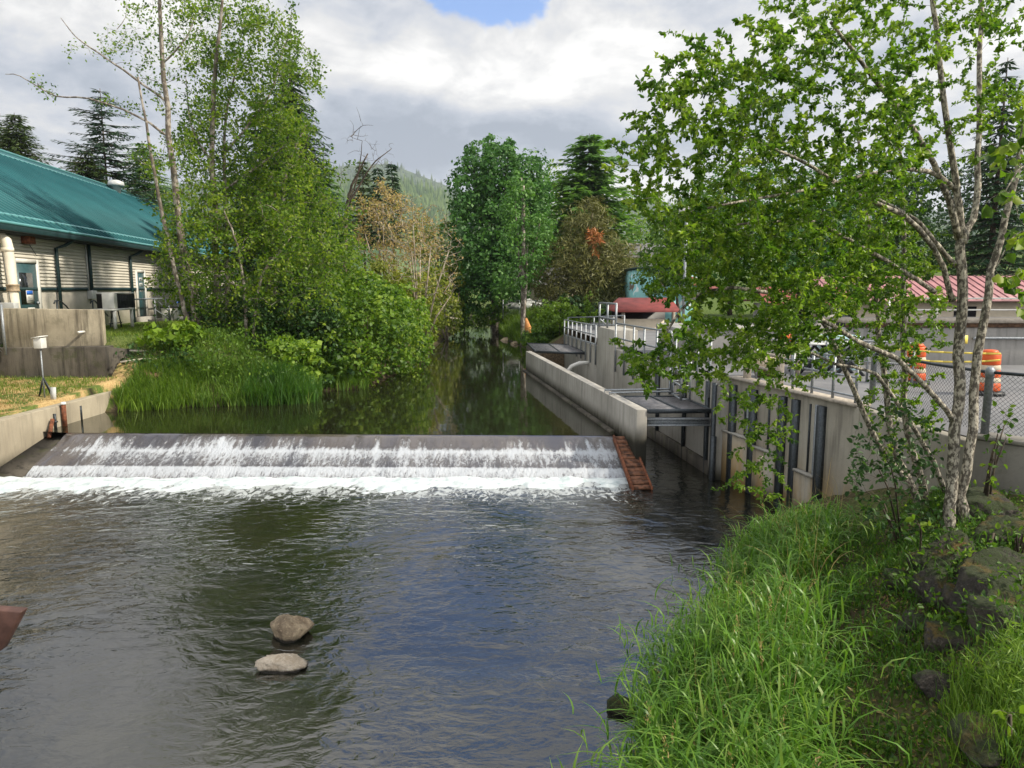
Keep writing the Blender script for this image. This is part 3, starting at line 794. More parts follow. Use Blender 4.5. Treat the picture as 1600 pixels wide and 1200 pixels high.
# ------------------------------------------------------------------ gratings, beams, ladder cage over the channel
M['griddark'] = simple('weathered_grating', (.20, .195, .20), .6, .3, .3, 9)
def grating(name, label, c, drop=0):
    g = thing(name, label, 'grating', np.mean(c, axis=0))
    c = [np.array(q, float) for q in c]
    mb = MB(); n = 22
    for k in range(n + 1):
        a = lerp(c[0], c[3], k / n); b = lerp(c[1], c[2], k / n); mb.bar(a, b, .045, .03)
    mb.build('bars', 'griddark', g)
    mb = MB()
    for k in (0, .5, 1.0): mb.bar(lerp(c[0], c[1], k), lerp(c[3], c[2], k), .05, .09)
    for k in (0, 1): mb.bar(lerp(c[0], c[3], k) - (0, 0, .01), lerp(c[1], c[2], k) - (0, 0, .01), .05, .1)
    mb.build('frame', 'dkmetal', g); return g
g = grating('steel_grating', 'ribbed steel grating bridging the channel beside the near end of the low wall', [(3.22, 16.55, 1.60), (4.72, 16.62, 1.60), (4.48, 18.75, 1.60), (2.90, 18.7, 1.60)])
b = thing('steel_beam', 'dark steel beam across the channel under the ribbed grating', 'beam', (4, 16.7, 1.3))
mb = MB(); mb.box((3.18, 16.66, 1.24), (4.72, 16.70, 1.40)); mb.box((3.18, 16.58, 1.38), (4.72, 16.78, 1.41)); mb.box((3.18, 16.58, 1.23), (4.72, 16.78, 1.26)); mb.build('beam_body', 'galv', b)
g = grating('steel_grating', 'far brownish grating platform at the upstream end of the low wall', [(1.05, 31.8, 1.68), (3.2, 31.0, 1.68), (2.9, 35.5, 1.68), (.8, 36.6, 1.68)])
b = thing('outfall_pipe', 'white curved pipe spout pouring into the channel below far platform', 'pipe', (2.9, 30.6, 1.2))
mb = MB(); mb.tube([(3.35, 30.4, 1.32), (2.9, 30.4, 1.30), (2.55, 30.35, 1.16), (2.35, 30.3, .92), (2.28, 30.3, .6)], [.09, .09, .09, .08, .07], 10); mb.build('pipe_body', 'white', b, True)

def railing(name, label, pts, h, spacing, rails=(1.0, .5), r=.022, material='galv', low=0, group=None, cat='railing'):
    P = [np.array(p, float) for p in pts]
    o = thing(name, label, cat, P[0], group)
    for f in rails:
        mb = MB(); mb.tube([p + (0, 0, h * f) for p in P], r, 6); mb.build('rail', material, o, True)
    for i in range(len(P) - 1):
        L_ = np.linalg.norm(P[i + 1] - P[i]); n = max(1, int(round(L_ / spacing)))
        for k in range(n + (1 if i == len(P) - 2 else 0)):
            q = lerp(P[i], P[i + 1], k / n)
            mb = MB(); mb.bar(q - (0, 0, low), q + (0, 0, h), r * 1.9); mb.build('post', material, o)
    return o
def fwp(y, off=-.06):
    ys = [p[1] for p in FW]; xs_ = [p[0] for p in FW]; return np.interp(y, ys, xs_) + off
railing('channel_railing', 'galvanised railing with downward posts on the lower wall left of the raised tower block', [(fwp(36.6), 36.6, 2.05), (fwp(32), 32, 2.1), (fwp(28.8), 28.8, 2.15)], .85, 1.15, (1.0, .55, .1), .03, low=.75)
railing('back_railing', 'galvanised railing crossing behind the lower channel wall, far end', [(2.9, 36.9, 2.05), (4.2, 36.5, 2.1), (5.2, 33, 2.3)], .95, 1.3, (1.0, .55), .028)
railing('channel_railing', 'galvanised railing on the channel wall right of the raised tower block', [(fwp(25.5), 25.5, 2.30), (fwp(22), 22, 2.32), (fwp(19.6), 19.6, 2.34)], .95, 1.4, (1.0, .45), .03, low=.8)
railing('channel_railing', 'galvanised railing on the channel wall above the ribbed grating', [(fwp(19.2), 19.2, 2.35), (fwp(16.9), 16.9, 2.36)], .85, .8, (1.0, .5), .025, low=.5)
# small galvanised frame on the tower
f = thing('steel_gantry', 'tall galvanised gantry of two open squares standing on the tower block', 'gantry', (3.6, 27.5, 3))
a = A(937, 480, 28.2); b = A(963, 480, 26.2)
for q in (a, lerp(a, b, .5), b):
    mb = MB(); mb.bar((q[0], q[1], 2.98), (q[0], q[1], 3.93), .07); mb.build('post', 'galv', f)
mb = MB()
for z_ in (3.35, 3.92): mb.bar((a[0], a[1], z_), (b[0], b[1], z_), .07)
mb.build('crossbar', 'galv', f)
mb = MB(); mb.bar((a[0], a[1], 3.3), (a[0] + .35, a[1] + .3, 3.0), .05); mb.build('brace', 'galv', f)
# ladder cage by the pier
f = thing('ladder_cage', 'small galvanised ladder cage hung on channel wall beside the pier', 'ladder', (4.45, 17.6, 2))
for q in ((4.40, 18.4), (4.40, 17.4), (4.18, 18.4), (4.18, 17.4)):
    mb = MB(); mb.bar((*q, 1.72), (*q, 2.75), .045); mb.build('upright', 'galv', f)
mb = MB()
for z_ in (1.75, 2.08, 2.42, 2.75):
    mb.bar((4.18, 17.4, z_), (4.18, 18.4, z_), .035); mb.bar((4.40, 17.4, z_), (4.18, 17.4, z_), .035); mb.bar((4.40, 18.4, z_), (4.18, 18.4, z_), .035)
mb.build('rung', 'galv', f)
# conduit rail joining the low wall and channel wall
f = thing('cross_pipe', 'pair of thin galvanised pipes from the low wall top to the channel wall', 'pipe', (3, 19.2, 1.7))
mb = MB(); mb.tube([(2.55, 19.35, 1.45), (2.55, 19.35, 1.70), (4.35, 19.45, 1.72), (4.35, 19.45, 2.3)], .03, 6); mb.tube([(2.62, 18.9, 1.5), (2.62, 18.9, 1.69), (4.38, 19.1, 1.70), (4.38, 19.1, 2.3)], .03, 6); mb.build('pipe_body', 'galv', f)

# ------------------------------------------------------------------ left bank walls
w = thing('left_bank_wall', 'low tan concrete river wall edging the dry lawn at far left', 'wall', (-12.4, 18, 0))
mb = MB(); mb.wall([(-12.3, 8), (-12.3, 21.0), (-12.55, 22.3), (-12.9, 22.9)], -.6, [1.30, 1.32, 1.31, 1.30], .38, 1); mb.build('wall_body', 'conc_bank', w, bevel=.02)
mb = MB(); mb.box((-12.31, 19.95, .74), (-12.27, 20.0, 1.16)); mb.build('joint', 'dkmetal', w)
ry = G(93, 650, 1.0)[1]
p = thing('rusty_pipe', 'flaking rusty upright pipe stub with pale cap on the left river wall', 'pipe', (-12.2, 19.1, .6))
mb = MB(); mb.tube([(-12.22, 19.1, .70), (-12.22, 19.1, 1.34)], .06, 12); mb.build('pipe_body', 'rust', p, True)
mb = MB(); mb.lathe((-12.22, 19.1, 1.34), [(.075, 0), (.075, .04), (.05, .07)], 12); mb.build('cap', 'white', p, True)
p = thing('leaning_rusty_pole', 'short rusty pole leaning on the left river wall by the weir', 'pole', (-12.15, 18.4, .6))
mb = MB(); mb.tube([(-12.12, 18.25, .60), (-12.22, 18.6, 1.02)], .05, 10); mb.build('pole_body', 'rust', p, True)
p = thing('steel_bracket', 'thin dark steel bar bolted upright on the left river wall', 'bracket', (-12.25, 18.75, .8))
mb = MB(); mb.box((-12.30, 18.75, .72), (-12.24, 18.80, 1.14)); mb.box((-12.30, 18.73, .9), (-12.22, 18.82, .94)); mb.build('bracket_body', 'dkmetal', p)

w = thing('lower_retaining_wall', 'dark stained lower concrete wall at the back of the dry lawn', 'wall', (-20, 23.3, 1.5))
a = A(188, 545, 23.2); b = A(165, 545, 22.9)
mb = MB(); mb.wall([(-32, 22.9), (b[0], b[1])], 1.0, [2.35, 2.62], .5, 1); mb.build('wall_body', 'conc_dark', w, bevel=.03)
mb = MB(); mb.wall([(b[0], b[1]), (a[0], a[1] + .3), (a[0] + .05, a[1] + 1.2)], .8, [2.62, 2.5, 2.4], .35, 1); mb.build('corner_return', 'conc_dark', w, bevel=.03)
w = thing('upper_retaining_wall', 'upper concrete parapet wall with vertical stains, standing on the dark wall', 'wall', (-16, 23.5, 2.6))
a = A(6, 482, 23.1); b = A(157, 484, 23.5)
mb = MB(); mb.wall([(a[0] - .05, a[1]), (b[0], b[1])], 2.3, [3.84, 3.78], .3, 1); mb.build('wall_body', 'conc_old', w, bevel=.02)
mb = MB(); mb.box((b[0] - 2.05, 23.18, 2.5), (b[0] - 2.03, 23.33, 3.75))
q = A(125, 519, 23.2)
mb = MB(); mb.tube([(q[0], 23.1, q[2]), (q[0], 23.5, q[2])], .04, 8); mb.build('weep_pipe', 'white', w)
# fence post and bit of mesh at the far left edge
f = thing('chain_link_fence', 'galvanised fence post with wire mesh at the left end of parapet wall', 'fence', (a[0], 22.9, 2.4))
q = A(8, 545, 22.8); 
mb = MB(); mb.tube([(q[0], 22.8, 2.35), (q[0], 22.8, 3.98)], .045, 8); mb.build('post', 'galv', f, True)
mb = MB()
for k in range(26):
    x0 = q[0] - k * .12
    mb.bar((x0, 22.8, 2.45), (x0 - 1.4, 22.8, 3.85), .012); mb.bar((x0 - 1.4, 22.8, 2.45), (x0, 22.8, 3.85), .012)
mb.build('wire_mesh', 'galv', f)
mb = MB(); mb.tube([(q[0], 22.8, 3.86), (q[0] - 4, 22.8, 3.86)], .03, 6); mb.build('rail', 'galv', f)

# white gauge box on a pole
q = G(70, 622, 1.40)
g = thing('gauge_box', 'white box on a thin pole with dark tripod legs on dry lawn', 'gauge', q)
top = A(73, 533, q[1])
mb = MB(); mb.tube([q, (q[0], q[1], top[2] - .18)], .022, 6); mb.build('pole', 'galv', g)
mb = MB()
for dx, dy in ((-.24, .1), (.28, 0.05), (0.0, .35)): mb.bar((q[0] + dx, q[1] + dy, q[2] - .05), (q[0], q[1], q[2] + .58), .035)
mb.build('tripod', 'dkmetal', g)
mb = MB(); mb.frame((q[0], q[1], top[2]), (1, 0, 0), (0, 1, 0), (.0, .0, 1), (-.11, -.12, -.2), (.11, .12, .10))
mb.build('box_body', 'white', g, bevel=.01)
mb = MB(); mb.frame((q[0], q[1], top[2] + .11), (.98, 0, .17), (0, 1, 0), (-.17, 0, .98), (-.15, -.15, -.01), (.15, .15, .02)); mb.build('lid', 'white', g)
q = G(78, 627, 1.38) + np.array((.55, 0, 0))
g = thing('metal_stake', 'short dark metal plate stake beside the gauge tripod on the dry lawn', 'stake', (q[0] - .55, q[1] + .1, 1.3))
mb = MB(); mb.frame((q[0] - .55, q[1] + .15, 1.3), (1, 0, 0), (0, 1, 0), (.05, 0, 1), (-.07, -.02, 0), (.07, .02, .45)); mb.build('stake_body', 'boltgrey', g)

# ------------------------------------------------------------------ long building on the left
BA = np.array((-.125, .992, 0)); BN = np.array((.992, .125, 0)); BO = np.array((-14.06 - .126 * 20, 20, 0))
def bs(px_, z=4.45, off=0.0):
    d = pxdir(px_, 600 - (148) ); u = d[0] / d[1]
    o = BO + BN * off
    return (u * o[1] - o[0]) / (BA[0] - u * BA[1])
def bz(px_, py, off=0):
    s_ = bs(px_, off=off); p = BO + BN * off + BA * s_; return A(px_, py, p[1])[2]
def bfr(mbb, s0, s1, t0, t1, z0, z1): return mbb.frame(BO, BA, BN, (0, 0, 1), (s0, t0, z0), (s1, t1, z1))
GZ = 2.85; S0, S1 = -9.0, 44.0
B = thing('hatchery_building', 'long low cream building with ribbed teal metal roof on left bank', 'building', BO + BA * 10 + (0, 0, GZ))
mb = MB(); bfr(mb, S0, S1, -14, 0, 2.2, 6.35); mb.build('block_wall', 'creamlow', B)
mb = MB()
nb = 14; bh = (6.33 - 4.52) / nb
for k in range(nb):
    z0 = 4.52 + k * bh; o0 = BO + BA * S0; o1 = BO + BA * S1
    pr = [(.004, z0), (.055, z0 + .004), (.055, z0 + .02), (.012, z0 + bh), (.004, z0 + bh)]
    vs = [(*(o + BN * a_)[:2], z_) for o in (o0, o1) for a_, z_ in pr]
    mb.add(vs, [(i, i + 1, i + 6, i + 5) for i in range(4)])
mb.build('siding', 'cream', B)
mb = MB(); bfr(mb, S0, S1, .004, .075, 4.40, 4.515); mb.build('trim_band', 'trim', B)
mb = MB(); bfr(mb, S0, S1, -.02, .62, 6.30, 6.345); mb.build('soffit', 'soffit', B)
mb = MB(); bfr(mb, S0 - .3, S1 + .3, .58, .74, 6.34, 6.54); mb.build('gutter', 'trim', B, bevel=.02)
# roof: slope up from eave to ridge and down the other side
EV = (.70, 6.56); RG = (-6.6, 11.2); BK = (-14.6, 6.6)
def slope(mbb, s0, s1, k0, k1, lift, a=EV, b=RG):
    n = np.array((-(b[1] - a[1]), b[0] - a[0])); n = n / np.linalg.norm(n); 
    if n[1] < 0: n = -n
    P = []
    for l_ in (0, lift):
        for s_ in (s0, s1):
            for k in (k0, k1):
                tt = a[0] + (b[0] - a[0]) * k + n[0] * l_; z_ = a[1] + (b[1] - a[1]) * k + n[1] * l_
                q = BO + BA * s_ + BN * tt; P.append((q[0], q[1], z_))
    mbb.add(P, [(0, 1, 3, 2), (4, 6, 7, 5), (0, 4, 5, 1), (2, 3, 7, 6), (0, 2, 6, 4), (1, 5, 7, 3)])
mb = MB(); slope(mb, S0 - .4, S1 + .4, 0, 1, .05); slope(mb, S0 - .4, S1 + .4, 0, 1, .05, BK, RG)
s_ = S0
while s_ < S1: slope(mb, s_, s_ + .05, .012, .93, .100); s_ += .42
mb.build('roof', 'roof', B)
mb = MB(); slope(mb, S0 - .4, S1 + .4, .905, .918, .10); slope(mb, S0 - .4, S1 + .4, .062, .074, .10); slope(mb, S0 - .4, S1 + .4, -.006, .004, .08); slope(mb, S0 - .4, S1 + .4, .993, 1.0, .13); mb.build('roof_flashing', 'roofl', B)
for s_ in (S0, S1):
    mb = MB()
    P = [BO + BA * s_ + BN * (.0), BO + BA * s_ + BN * (-14), BO + BA * s_ + BN * RG[0]]
    mb.add([(*P[0][:2], 6.3), (*P[1][:2], 6.3), (*P[2][:2], 11.1)], [(0, 1, 2)])
    mb.build('gable', 'cream', B)
# roof vent: px 180-205, just behind ridge
ss = bs(193, off=-6.0); o = BO + BA * ss + BN * (-6.0)
vent = mb = MB(); mb.lathe((o[0], o[1], 10.6), [(.28, 0), (.28, .62), (.46, .62), (.50, .70), (.46, .9), (.2, 1.0)], 14); mb.build('roof_vent', 'boltgrey', B)
# doors
def door(px0, px1, py_top, zb, window, label=None):
    s0, s1 = bs(px0), bs(px1); zt = bz((px0 + px1) / 2, py_top)
    f = MB(); 
    bfr(f, s0 - .16, s0, .01, .10, zb, zt + .14); bfr(f, s1, s1 + .16, .01, .10, zb, zt + .14); bfr(f, s0, s1, .01, .10, zt, zt + .14)
    f.build('door_frame', 'white', B)
    d = MB(); bfr(d, s0, s1, .01, .062, zb, zt); d = d.build('door', 'teal_door', B); d['label'] = label
    if window:
        w0, w1 = s0 + (s1 - s0) * .14, s0 + (s1 - s0) * .78; z0, z1 = zb + (zt - zb) * .36, zb + (zt - zb) * .85
        g = MB(); bfr(g, w0, w1, .06, .070, z0, z1); g.build('window', 'glass', d)
        q = MB(); bfr(q, w0 + .33, w0 + .78, .07, .075, z0 + .05, z0 + .50); q.build('notice', 'white', d)
        q = MB(); bfr(q, w0 + .35, w0 + .76, .075, .078, z0 + .34, z0 + .48)
        q.build('notice_heading', 'blue', d)
        q = MB()
        for k in range(3): bfr(q, w0 + .42, w0 + .70 - .06 * k, .075, .078, z0 + .12 + .065 * k, z0 + .14 + .065 * k)
        q.build('notice_text', 'dkmetal', d)
        q = MB(); bfr(q, w0 + .38, w0 + .84, .062, .067, zb + .25, zb + .70); q.build('notice', 'white', d)
        q = MB(); bfr(q, w0 + .42, w0 + .80, .067, .070, zb + .56, zb + .60); q.build('notice_heading', 'redroof', d)
        q = MB()
        for k in range(4): bfr(q, w0 + .44, w0 + .76 - .05 * (k % 2), .067, .070, zb + .31 + .055 * k, zb + .325 + .055 * k)
        q.build('notice_text', 'boltgrey', d)
    else:
        zc = zb + (zt - zb) * .56; sc = (s0 + s1) / 2
        for k in range(3):
            q = MB(); bfr(q, sc - .20, sc + .20, .062, .067, zc + .26 * k, zc + .18 + .26 * k); q.build('sign', 'boltgrey', d)
            q = MB(); bfr(q, sc - .09, sc + .07, .067, .071, zc + .06 + .26 * k, zc + .12 + .26 * k); q.build('sign_mark', 'teal_door', d)
    h = MB(); bfr(h, s1 - .18, s1 - .06, .06, .13, zb + (zt - zb) * .36, zb + (zt - zb) * .40); h.build('handle', 'galv', d)
door(24, 56, 411, 3.1, True, 'teal door with dark window and two paper notices')
door(213, 224, 426, 3.12, False, 'teal door with a vertical row of grey signs')
mb = MB(); bfr(mb, bs(209), bs(232), .0, .35, 2.4, 3.1); mb.build('door_step', 'conc', B)
for px_ in (87, 202):
    s_ = bs(px_); mb = MB()
    z0 = 2.85
    mb.tube([BO + BA * (s_ + .5) + BN * .6 + (0, 0, 6.36), BO + BA * (s_ + .25) + BN * .35 + (0, 0, 6.12), BO + BA * s_ + BN * .14 + (0, 0, 6.0), BO + BA * s_ + BN * .14 + (0, 0, z0)], .065, 8)
    mb.build('downspout', 'trim', B)
s_ = bs(139); mb = MB(); mb.tube([BO + BA * s_ + BN * .12 + (0, 0, 6.3), BO + BA * s_ + BN * .12 + (0, 0, 4.4)], .07, 8); mb.build('downspout', 'trim', B)
s_ = bs(135); mb = MB(); mb.tube([BO + BA * s_ + BN * .1 + (0, 0, 6.3), BO + BA * s_ + BN * .1 + (0, 0, 4.4)], .03, 6); mb.build('conduit', 'boltgrey', B)
mb = MB(); s0, s1 = bs(135), bs(143); bfr(mb, s0, s1, .01, .22, bz(139, 467), 4.4); mb.build('electrical_box', 'boltgrey', B, bevel=.01)
mb = MB(); s0, s1 = bs(37), bs(46.5); z1 = bz(42, 369); bfr(mb, s0, s1, .05, .35, z1 - .27, z1); mb.build('wall_lamp', 'rust', B, bevel=.02)
mb = MB(); mb.tube([BO + BA * (s1) + BN * .1 + (0, 0, z1 - .25), BO + BA * (bs(58)) + BN * .09 + (0, 0, bz(58, 400))], .012, 4); mb.build('cable', 'dkmetal', B)

# white duct pipe standing in front of the wall at far left
o = A(17, 420, 23.72)
p = thing('duct_pipe', 'fat white pipe with an elbow and rusty clamp in front of the building', 'pipe', (o[0], o[1], 2.85))
mb = MB(); mb.tube([(o[0] + .05, o[1], 2.9), (o[0], o[1], 4.0), (o[0] - .05, o[1], 5.85), (o[0] - .08, o[1], 6.02), (o[0] - .2, o[1], 6.14), (o[0] - .4, o[1], 6.16), (o[0] - 2, o[1], 6.16)], .165, 18); mb.build('pipe_body', 'pvc', p, True)
mb = MB(); mb.lathe((o[0] - .06, o[1], 5.68), [(.19, 0), (.19, .12)], 18); mb.build('coupling', 'pvc', p)
mb = MB(); zc = bz(20, 450); mb.lathe((o[0] + .01, o[1], zc - .12), [(.185, 0), (.215, .02), (.185, .05), (.185, .19), (.215, .21), (.185, .24)], 16); mb.build('clamp', 'wood', p)
mb = MB(); mb.tube([(o[0] + .1, o[1] - .17, 2.9), (o[0] - .05, o[1] - .16, 4.6), (o[0] - .12, o[1] - .17, 5.7)], .012, 4); mb.build('cable', 'dkmetal', p)
mb = MB(); mb.box((o[0] - .3, o[1] - .45, 3.9), (o[0] + .35, o[1] - .2, 4.12)); 
q = thing('valve_box', 'small grey metal valve box at the foot of the white pipe', 'box', (o[0], o[1] - .3, 3.8))
mb = MB(); mb.box((o[0] - .22, o[1] - .45, 3.70), (o[0] + .3, o[1] - .2, 4.02)); mb.build('box_body', 'boltgrey', q, bevel=.02)
mb = MB(); mb.tube([(o[0] - .35, o[1] - .4, 4.0), (o[0] - .2, o[1] - .4, 4.06)], .09, 10); mb.build('valve_wheel', 'dkmetal', q)
# small stair handrails behind the parapet
for (a_, b_), lab in (((62, 79), 'left one of two short grey handrails showing above the parapet wall'), ((121, 133), 'right one of two short grey handrails showing above the parapet wall')):
    s0 = bs(a_); s1 = bs(b_)
    h = thing('handrail', lab, 'handrail', BO + BA * s0 + BN * .5 + (0, 0, 2.85))
    mb = MB(); P = lambda s_, z_: BO + BA * s_ + BN * .5 + (0, 0, z_)
    mb.tube([P(s0 - .1, bz(a_, 470) - .1), P(s0, bz(a_, 470)), P(s0 + (s1 - s0) * .45, bz(a_, 470)), P(s1, bz(b_, 478)), P(s1 + .8, 3.3)], .03, 6); mb.build('rail', 'dkmetal', h, True)
    mb = MB(); mb.bar(P(s0 + .1, 2.9), P(s0 + .1, bz(a_, 470)), .04); mb.build('post', 'dkmetal', h)

# condenser on a white stand
s0, s1 = bs(157, off=1.6), bs(192, off=1.6); sm = (s0 + s1) / 2
zt = bz(170, 482, 1.6); za = bz(180, 457, 1.6)
tb = thing('equipment_stand', 'white pipe-legged stand carrying a condenser on the upper lawn', 'stand', BO + BA * sm + BN * 1.6 + (0, 0, 2.85))
mb = MB(); bfr(mb, s0 - .1, s1 - .3, 1.2, 2.1, zt - .07, zt); mb.build('stand_top', 'white', tb)
for sa, ta in ((s0, 2.05), (s1 - .45, 2.05), (s1 - .4, 1.25), (s0, 1.25)):
    mb = MB(); bfr(mb, sa - .05, sa + .05, ta - .05, ta + .05, 2.8, zt - .07); mb.build('leg', 'white', tb)
mb = MB(); P = lambda s_, t_, z_: BO + BA * s_ + BN * t_ + (0, 0, z_)
mb.bar(P(s0 + .3, 1.7, 2.8), P(s0 + .7, 1.7, zt - .1), .04); mb.bar(P(s0 + 1.5, 1.7, 2.8), P(s0 + 1.2, 1.7, zt - .1), .04); mb.bar(P(s0 + .3, 1.7, 3.1), P(s0 + 1.5, 1.7, 3.1), .04); mb.build('brace', 'dkmetal', tb)
ac = thing('condenser_unit', 'boxy condenser with black grille and cream side on the white stand', 'condenser', BO + BA * sm + BN * 1.6 + (0, 0, zt))
mb = MB(); bfr(mb, s0, s0 + (s1 - s0) * .16, 1.62, 2.05, zt + .012, za); mb.build('side_panel', 'white', ac, bevel=.01)
mb = MB(); bfr(mb, s0 + (s1 - s0) * .17, s1, 1.28, 2.03, zt + .012, za - .06); mb.build('coil_body', 'black', ac)
mb = MB()
for k in range(9): z_ = zt + .05 + (za - zt - .15) * k / 8; bfr(mb, s0 + (s1 - s0) * .17, s1 + .02, 2.03, 2.045, z_, z_ + .012)
for k in range(8): s_ = s0 + (s1 - s0) * (.18 + .80 * k / 7); bfr(mb, s_, s_ + .015, 2.045, 2.055, zt + .03, za - .08)
mb.build('grille', 'dkmetal', ac)
mb = MB(); bfr(mb, s0 + (s1 - s0) * .17, s1 + .03, 1.24, 2.06, za - .05, za); mb.build('lid', 'boltgrey', ac, bevel=.01)
# stair railing by the second door
h = thing('stair_railing', 'grey steel stair railing with two sloping handrails at second door', 'railing', BO + BA * bs(226) + BN * 1.0 + (0, 0, 2.85))
for off in (.6, 1.7):
    sA, sB, sC = bs(208 if off > 1 else 225, off=off), bs(240 if off > 1 else 257, off=off), bs(262 if off > 1 else 276, off=off)
    zt = bz(230, 467, off)
    mb = MB(); mb.tube([P(sA, off, zt), P(sB, off, zt), P(sC, off, bz(265, 483, off) - .1), P(sC + .1, off, 3.0)], .035, 6); mb.build('rail', 'galv', h, True)
    mb = MB(); mb.tube([P(sB, off, zt - .5), P(sC, off, bz(265, 492, off) - .2)], .03, 6); mb.build('rail', 'galv', h, True)
    for s_ in (sB, sC):
        mb = MB(); mb.bar(P(s_, off, 2.8), P(s_, off, zt - (.35 if s_ == sC else 0)), .06); mb.build('post', 'galv', h)
mb = MB(); bfr(mb, bs(236, off=.5), bs(258, off=.5), .45, 1.8, 2.7, 2.98); mb.build('steps', 'conc', h)
# bins, crates, tarp beyond the stairs
def crate(px0, px1, py0, Y, lab, m, cat='crate', name='storage_crate', lid=None):
    a = A(px0, py0, Y); b = A(px1, py0, Y); zb_ = 2.82
    o = thing(name, lab, cat, ((a[0] + b[0]) / 2, Y, zb_))
    mb = MB(); w_ = b[0] - a[0]
    mb.add([(a[0] + w_ * .06, Y, zb_), (b[0] - w_ * .06, Y, zb_), (b[0] - w_ * .06, Y + .7, zb_), (a[0] + w_ * .06, Y + .7, zb_), (a[0], Y - .05, a[2]), (b[0], Y - .05, a[2]), (b[0], Y + .75, a[2]), (a[0], Y + .75, a[2])],
           [(0, 1, 5, 4), (1, 2, 6, 5), (2, 3, 7, 6), (3, 0, 4, 7), (0, 3, 2, 1), (4, 5, 6, 7)])
    mb.build('bin_body', m, o, bevel=.02)
    mb = MB(); mb.box((a[0] - .04, Y - .09, a[2] + .003), (b[0] + .04, Y + .8, a[2] + .06)); mb.build('lid', lid or m, o, bevel=.01)
crate(252, 262, 481, 35.5, 'left pale crate with a black lid behind the stair railing', 'white', lid='black')
crate(270, 279, 481, 36.0, 'right pale crate with a black lid behind the stair railing', 'white', lid='black')
crate(285, 300, 477, 34.5, 'tall black bin behind the leaning alder trunks', 'black', 'bin', 'waste_bin')
crate(303, 322, 480, 35.2, 'wide black bin right of the tall black bin', 'black', 'bin', 'waste_bin')
o = A(291, 474, 34.6); tp = thing('blue_tarp', 'crumpled blue tarp lying on top of the tall black bin', 'tarp', o)
mb = MB(); vs = []
for j in range(6):
    for i in range(10):
        vs.append((o[0] - .45 + i * .1, 34.45 + j * .15, o[2] - .0 + .16 * vnoise(np.array([i * .9]), np.array([j * .8]), 1, 4)[0] + (.14 if 1 < i < 8 else -.05)))
mb.add(vs, [(j * 10 + i, j * 10 + i + 1, j * 10 + i + 11, j * 10 + i + 10) for j in range(5) for i in range(9)]); mb.build('tarp_sheet', 'blue', tp, True)

# ------------------------------------------------------------------ plaza on the right
# slatted timber rail
o = thing('timber_rail', 'weathered timber rail of upright slats between two grey posts', 'railing', (5.4, 15.2, 2.47))
pa = A(1167, 595, 15.9); pb = A(1217, 603, 14.6)
for q, py in ((pa, 543), (pb, 530)):
    zt = A(1167, py, q[1])[2]; mb = MB(); mb.box((q[0] - .07, q[1] - .07, 2.46), (q[0] + .07, q[1] + .07, zt)); mb.build('post', 'woodgrey', o, bevel=.008)
z0, z1 = A(1190, 574, 15.4)[2], A(1190, 552, 15.4)[2]
for z_ in (z0, z1):
    mb = MB(); mb.bar((pa[0], pa[1], z_), (pb[0], pb[1], z_), .05, .06); mb.build('rail', 'woodgrey', o)
for k in range(14):
    q = lerp(pa, pb, (k + .7) / 14.5); mb = MB(); mb.bar((q[0] + .05, q[1], z0 - .04), (q[0] + .05 + .04, q[1], z1 + .02), .045, .02); mb.build('slat', 'tan', o)
o = thing('timber_rail', 'second slatted timber rail set back behind the first posts', 'railing', (6.5, 17.3, 2.43))
pa = A(1221, 590, 17.2); pb = A(1246, 590, 16.6)
for z_ in (2.75, 3.05):
    mb = MB(); mb.bar((pa[0], pa[1], z_), (pb[0], pb[1], z_), .05, .06); mb.build('rail', 'woodgrey', o)
for q in (pa, pb):
    mb = MB(); mb.bar((q[0], q[1], 2.43), (q[0], q[1], 3.1), .08); mb.build('post', 'woodgrey', o)
for k in range(9):
    q = lerp(pa, pb, (k + .5) / 9); mb = MB(); mb.bar((q[0], q[1] - .04, 2.7), (q[0], q[1] - .04, 3.1), .035, .02); mb.build('slat', 'tan', o)
o = thing('brown_planter', 'brown half-barrel planter behind the first slatted timber rail', 'planter', (5.9, 16.2, 2.43))
q = A(1196, 585, 16.4); mb = MB(); mb.lathe((q[0], q[1], 2.43), [(.22, 0), (.30, .25), (.31, .45), (.26, .45), (.25, .36)], 18); mb.build('barrel_body', 'soilwood', o)
q0 = q; L1 = Leaves(); k = 260
pp = np.array((q[0], q[1], 2.86)) + rng.normal(size=(k, 3)) * (.13, .13, .09); L1.add(pp, rdir(k, .5), rdir(k, .5), rng.uniform(.06, .1, k), .035, rng.random(k))
o = thing('potted_plant', 'small bright green plant growing in the brown planter', 'plant', (q[0], q[1], 2.8)); L1.build('foliage', 'bush_leaf', o)

railing('steel_handrail', 'galvanised three-bar handrail along the bay wall edge left of the wire fence', [(5.62, 14.1, 2.47), (6.02, 12.3, 2.47)], .78, .6, (1.0, .58, .15), .021)
railing('steel_handrail', 'galvanised handrail across the plaza behind the bay wall handrail', [(5.5, 15.9, 2.43), (7.2, 16.2, 2.43), (8.4, 14.8, 2.43)], .9, .85, (1.0, .5), .02)
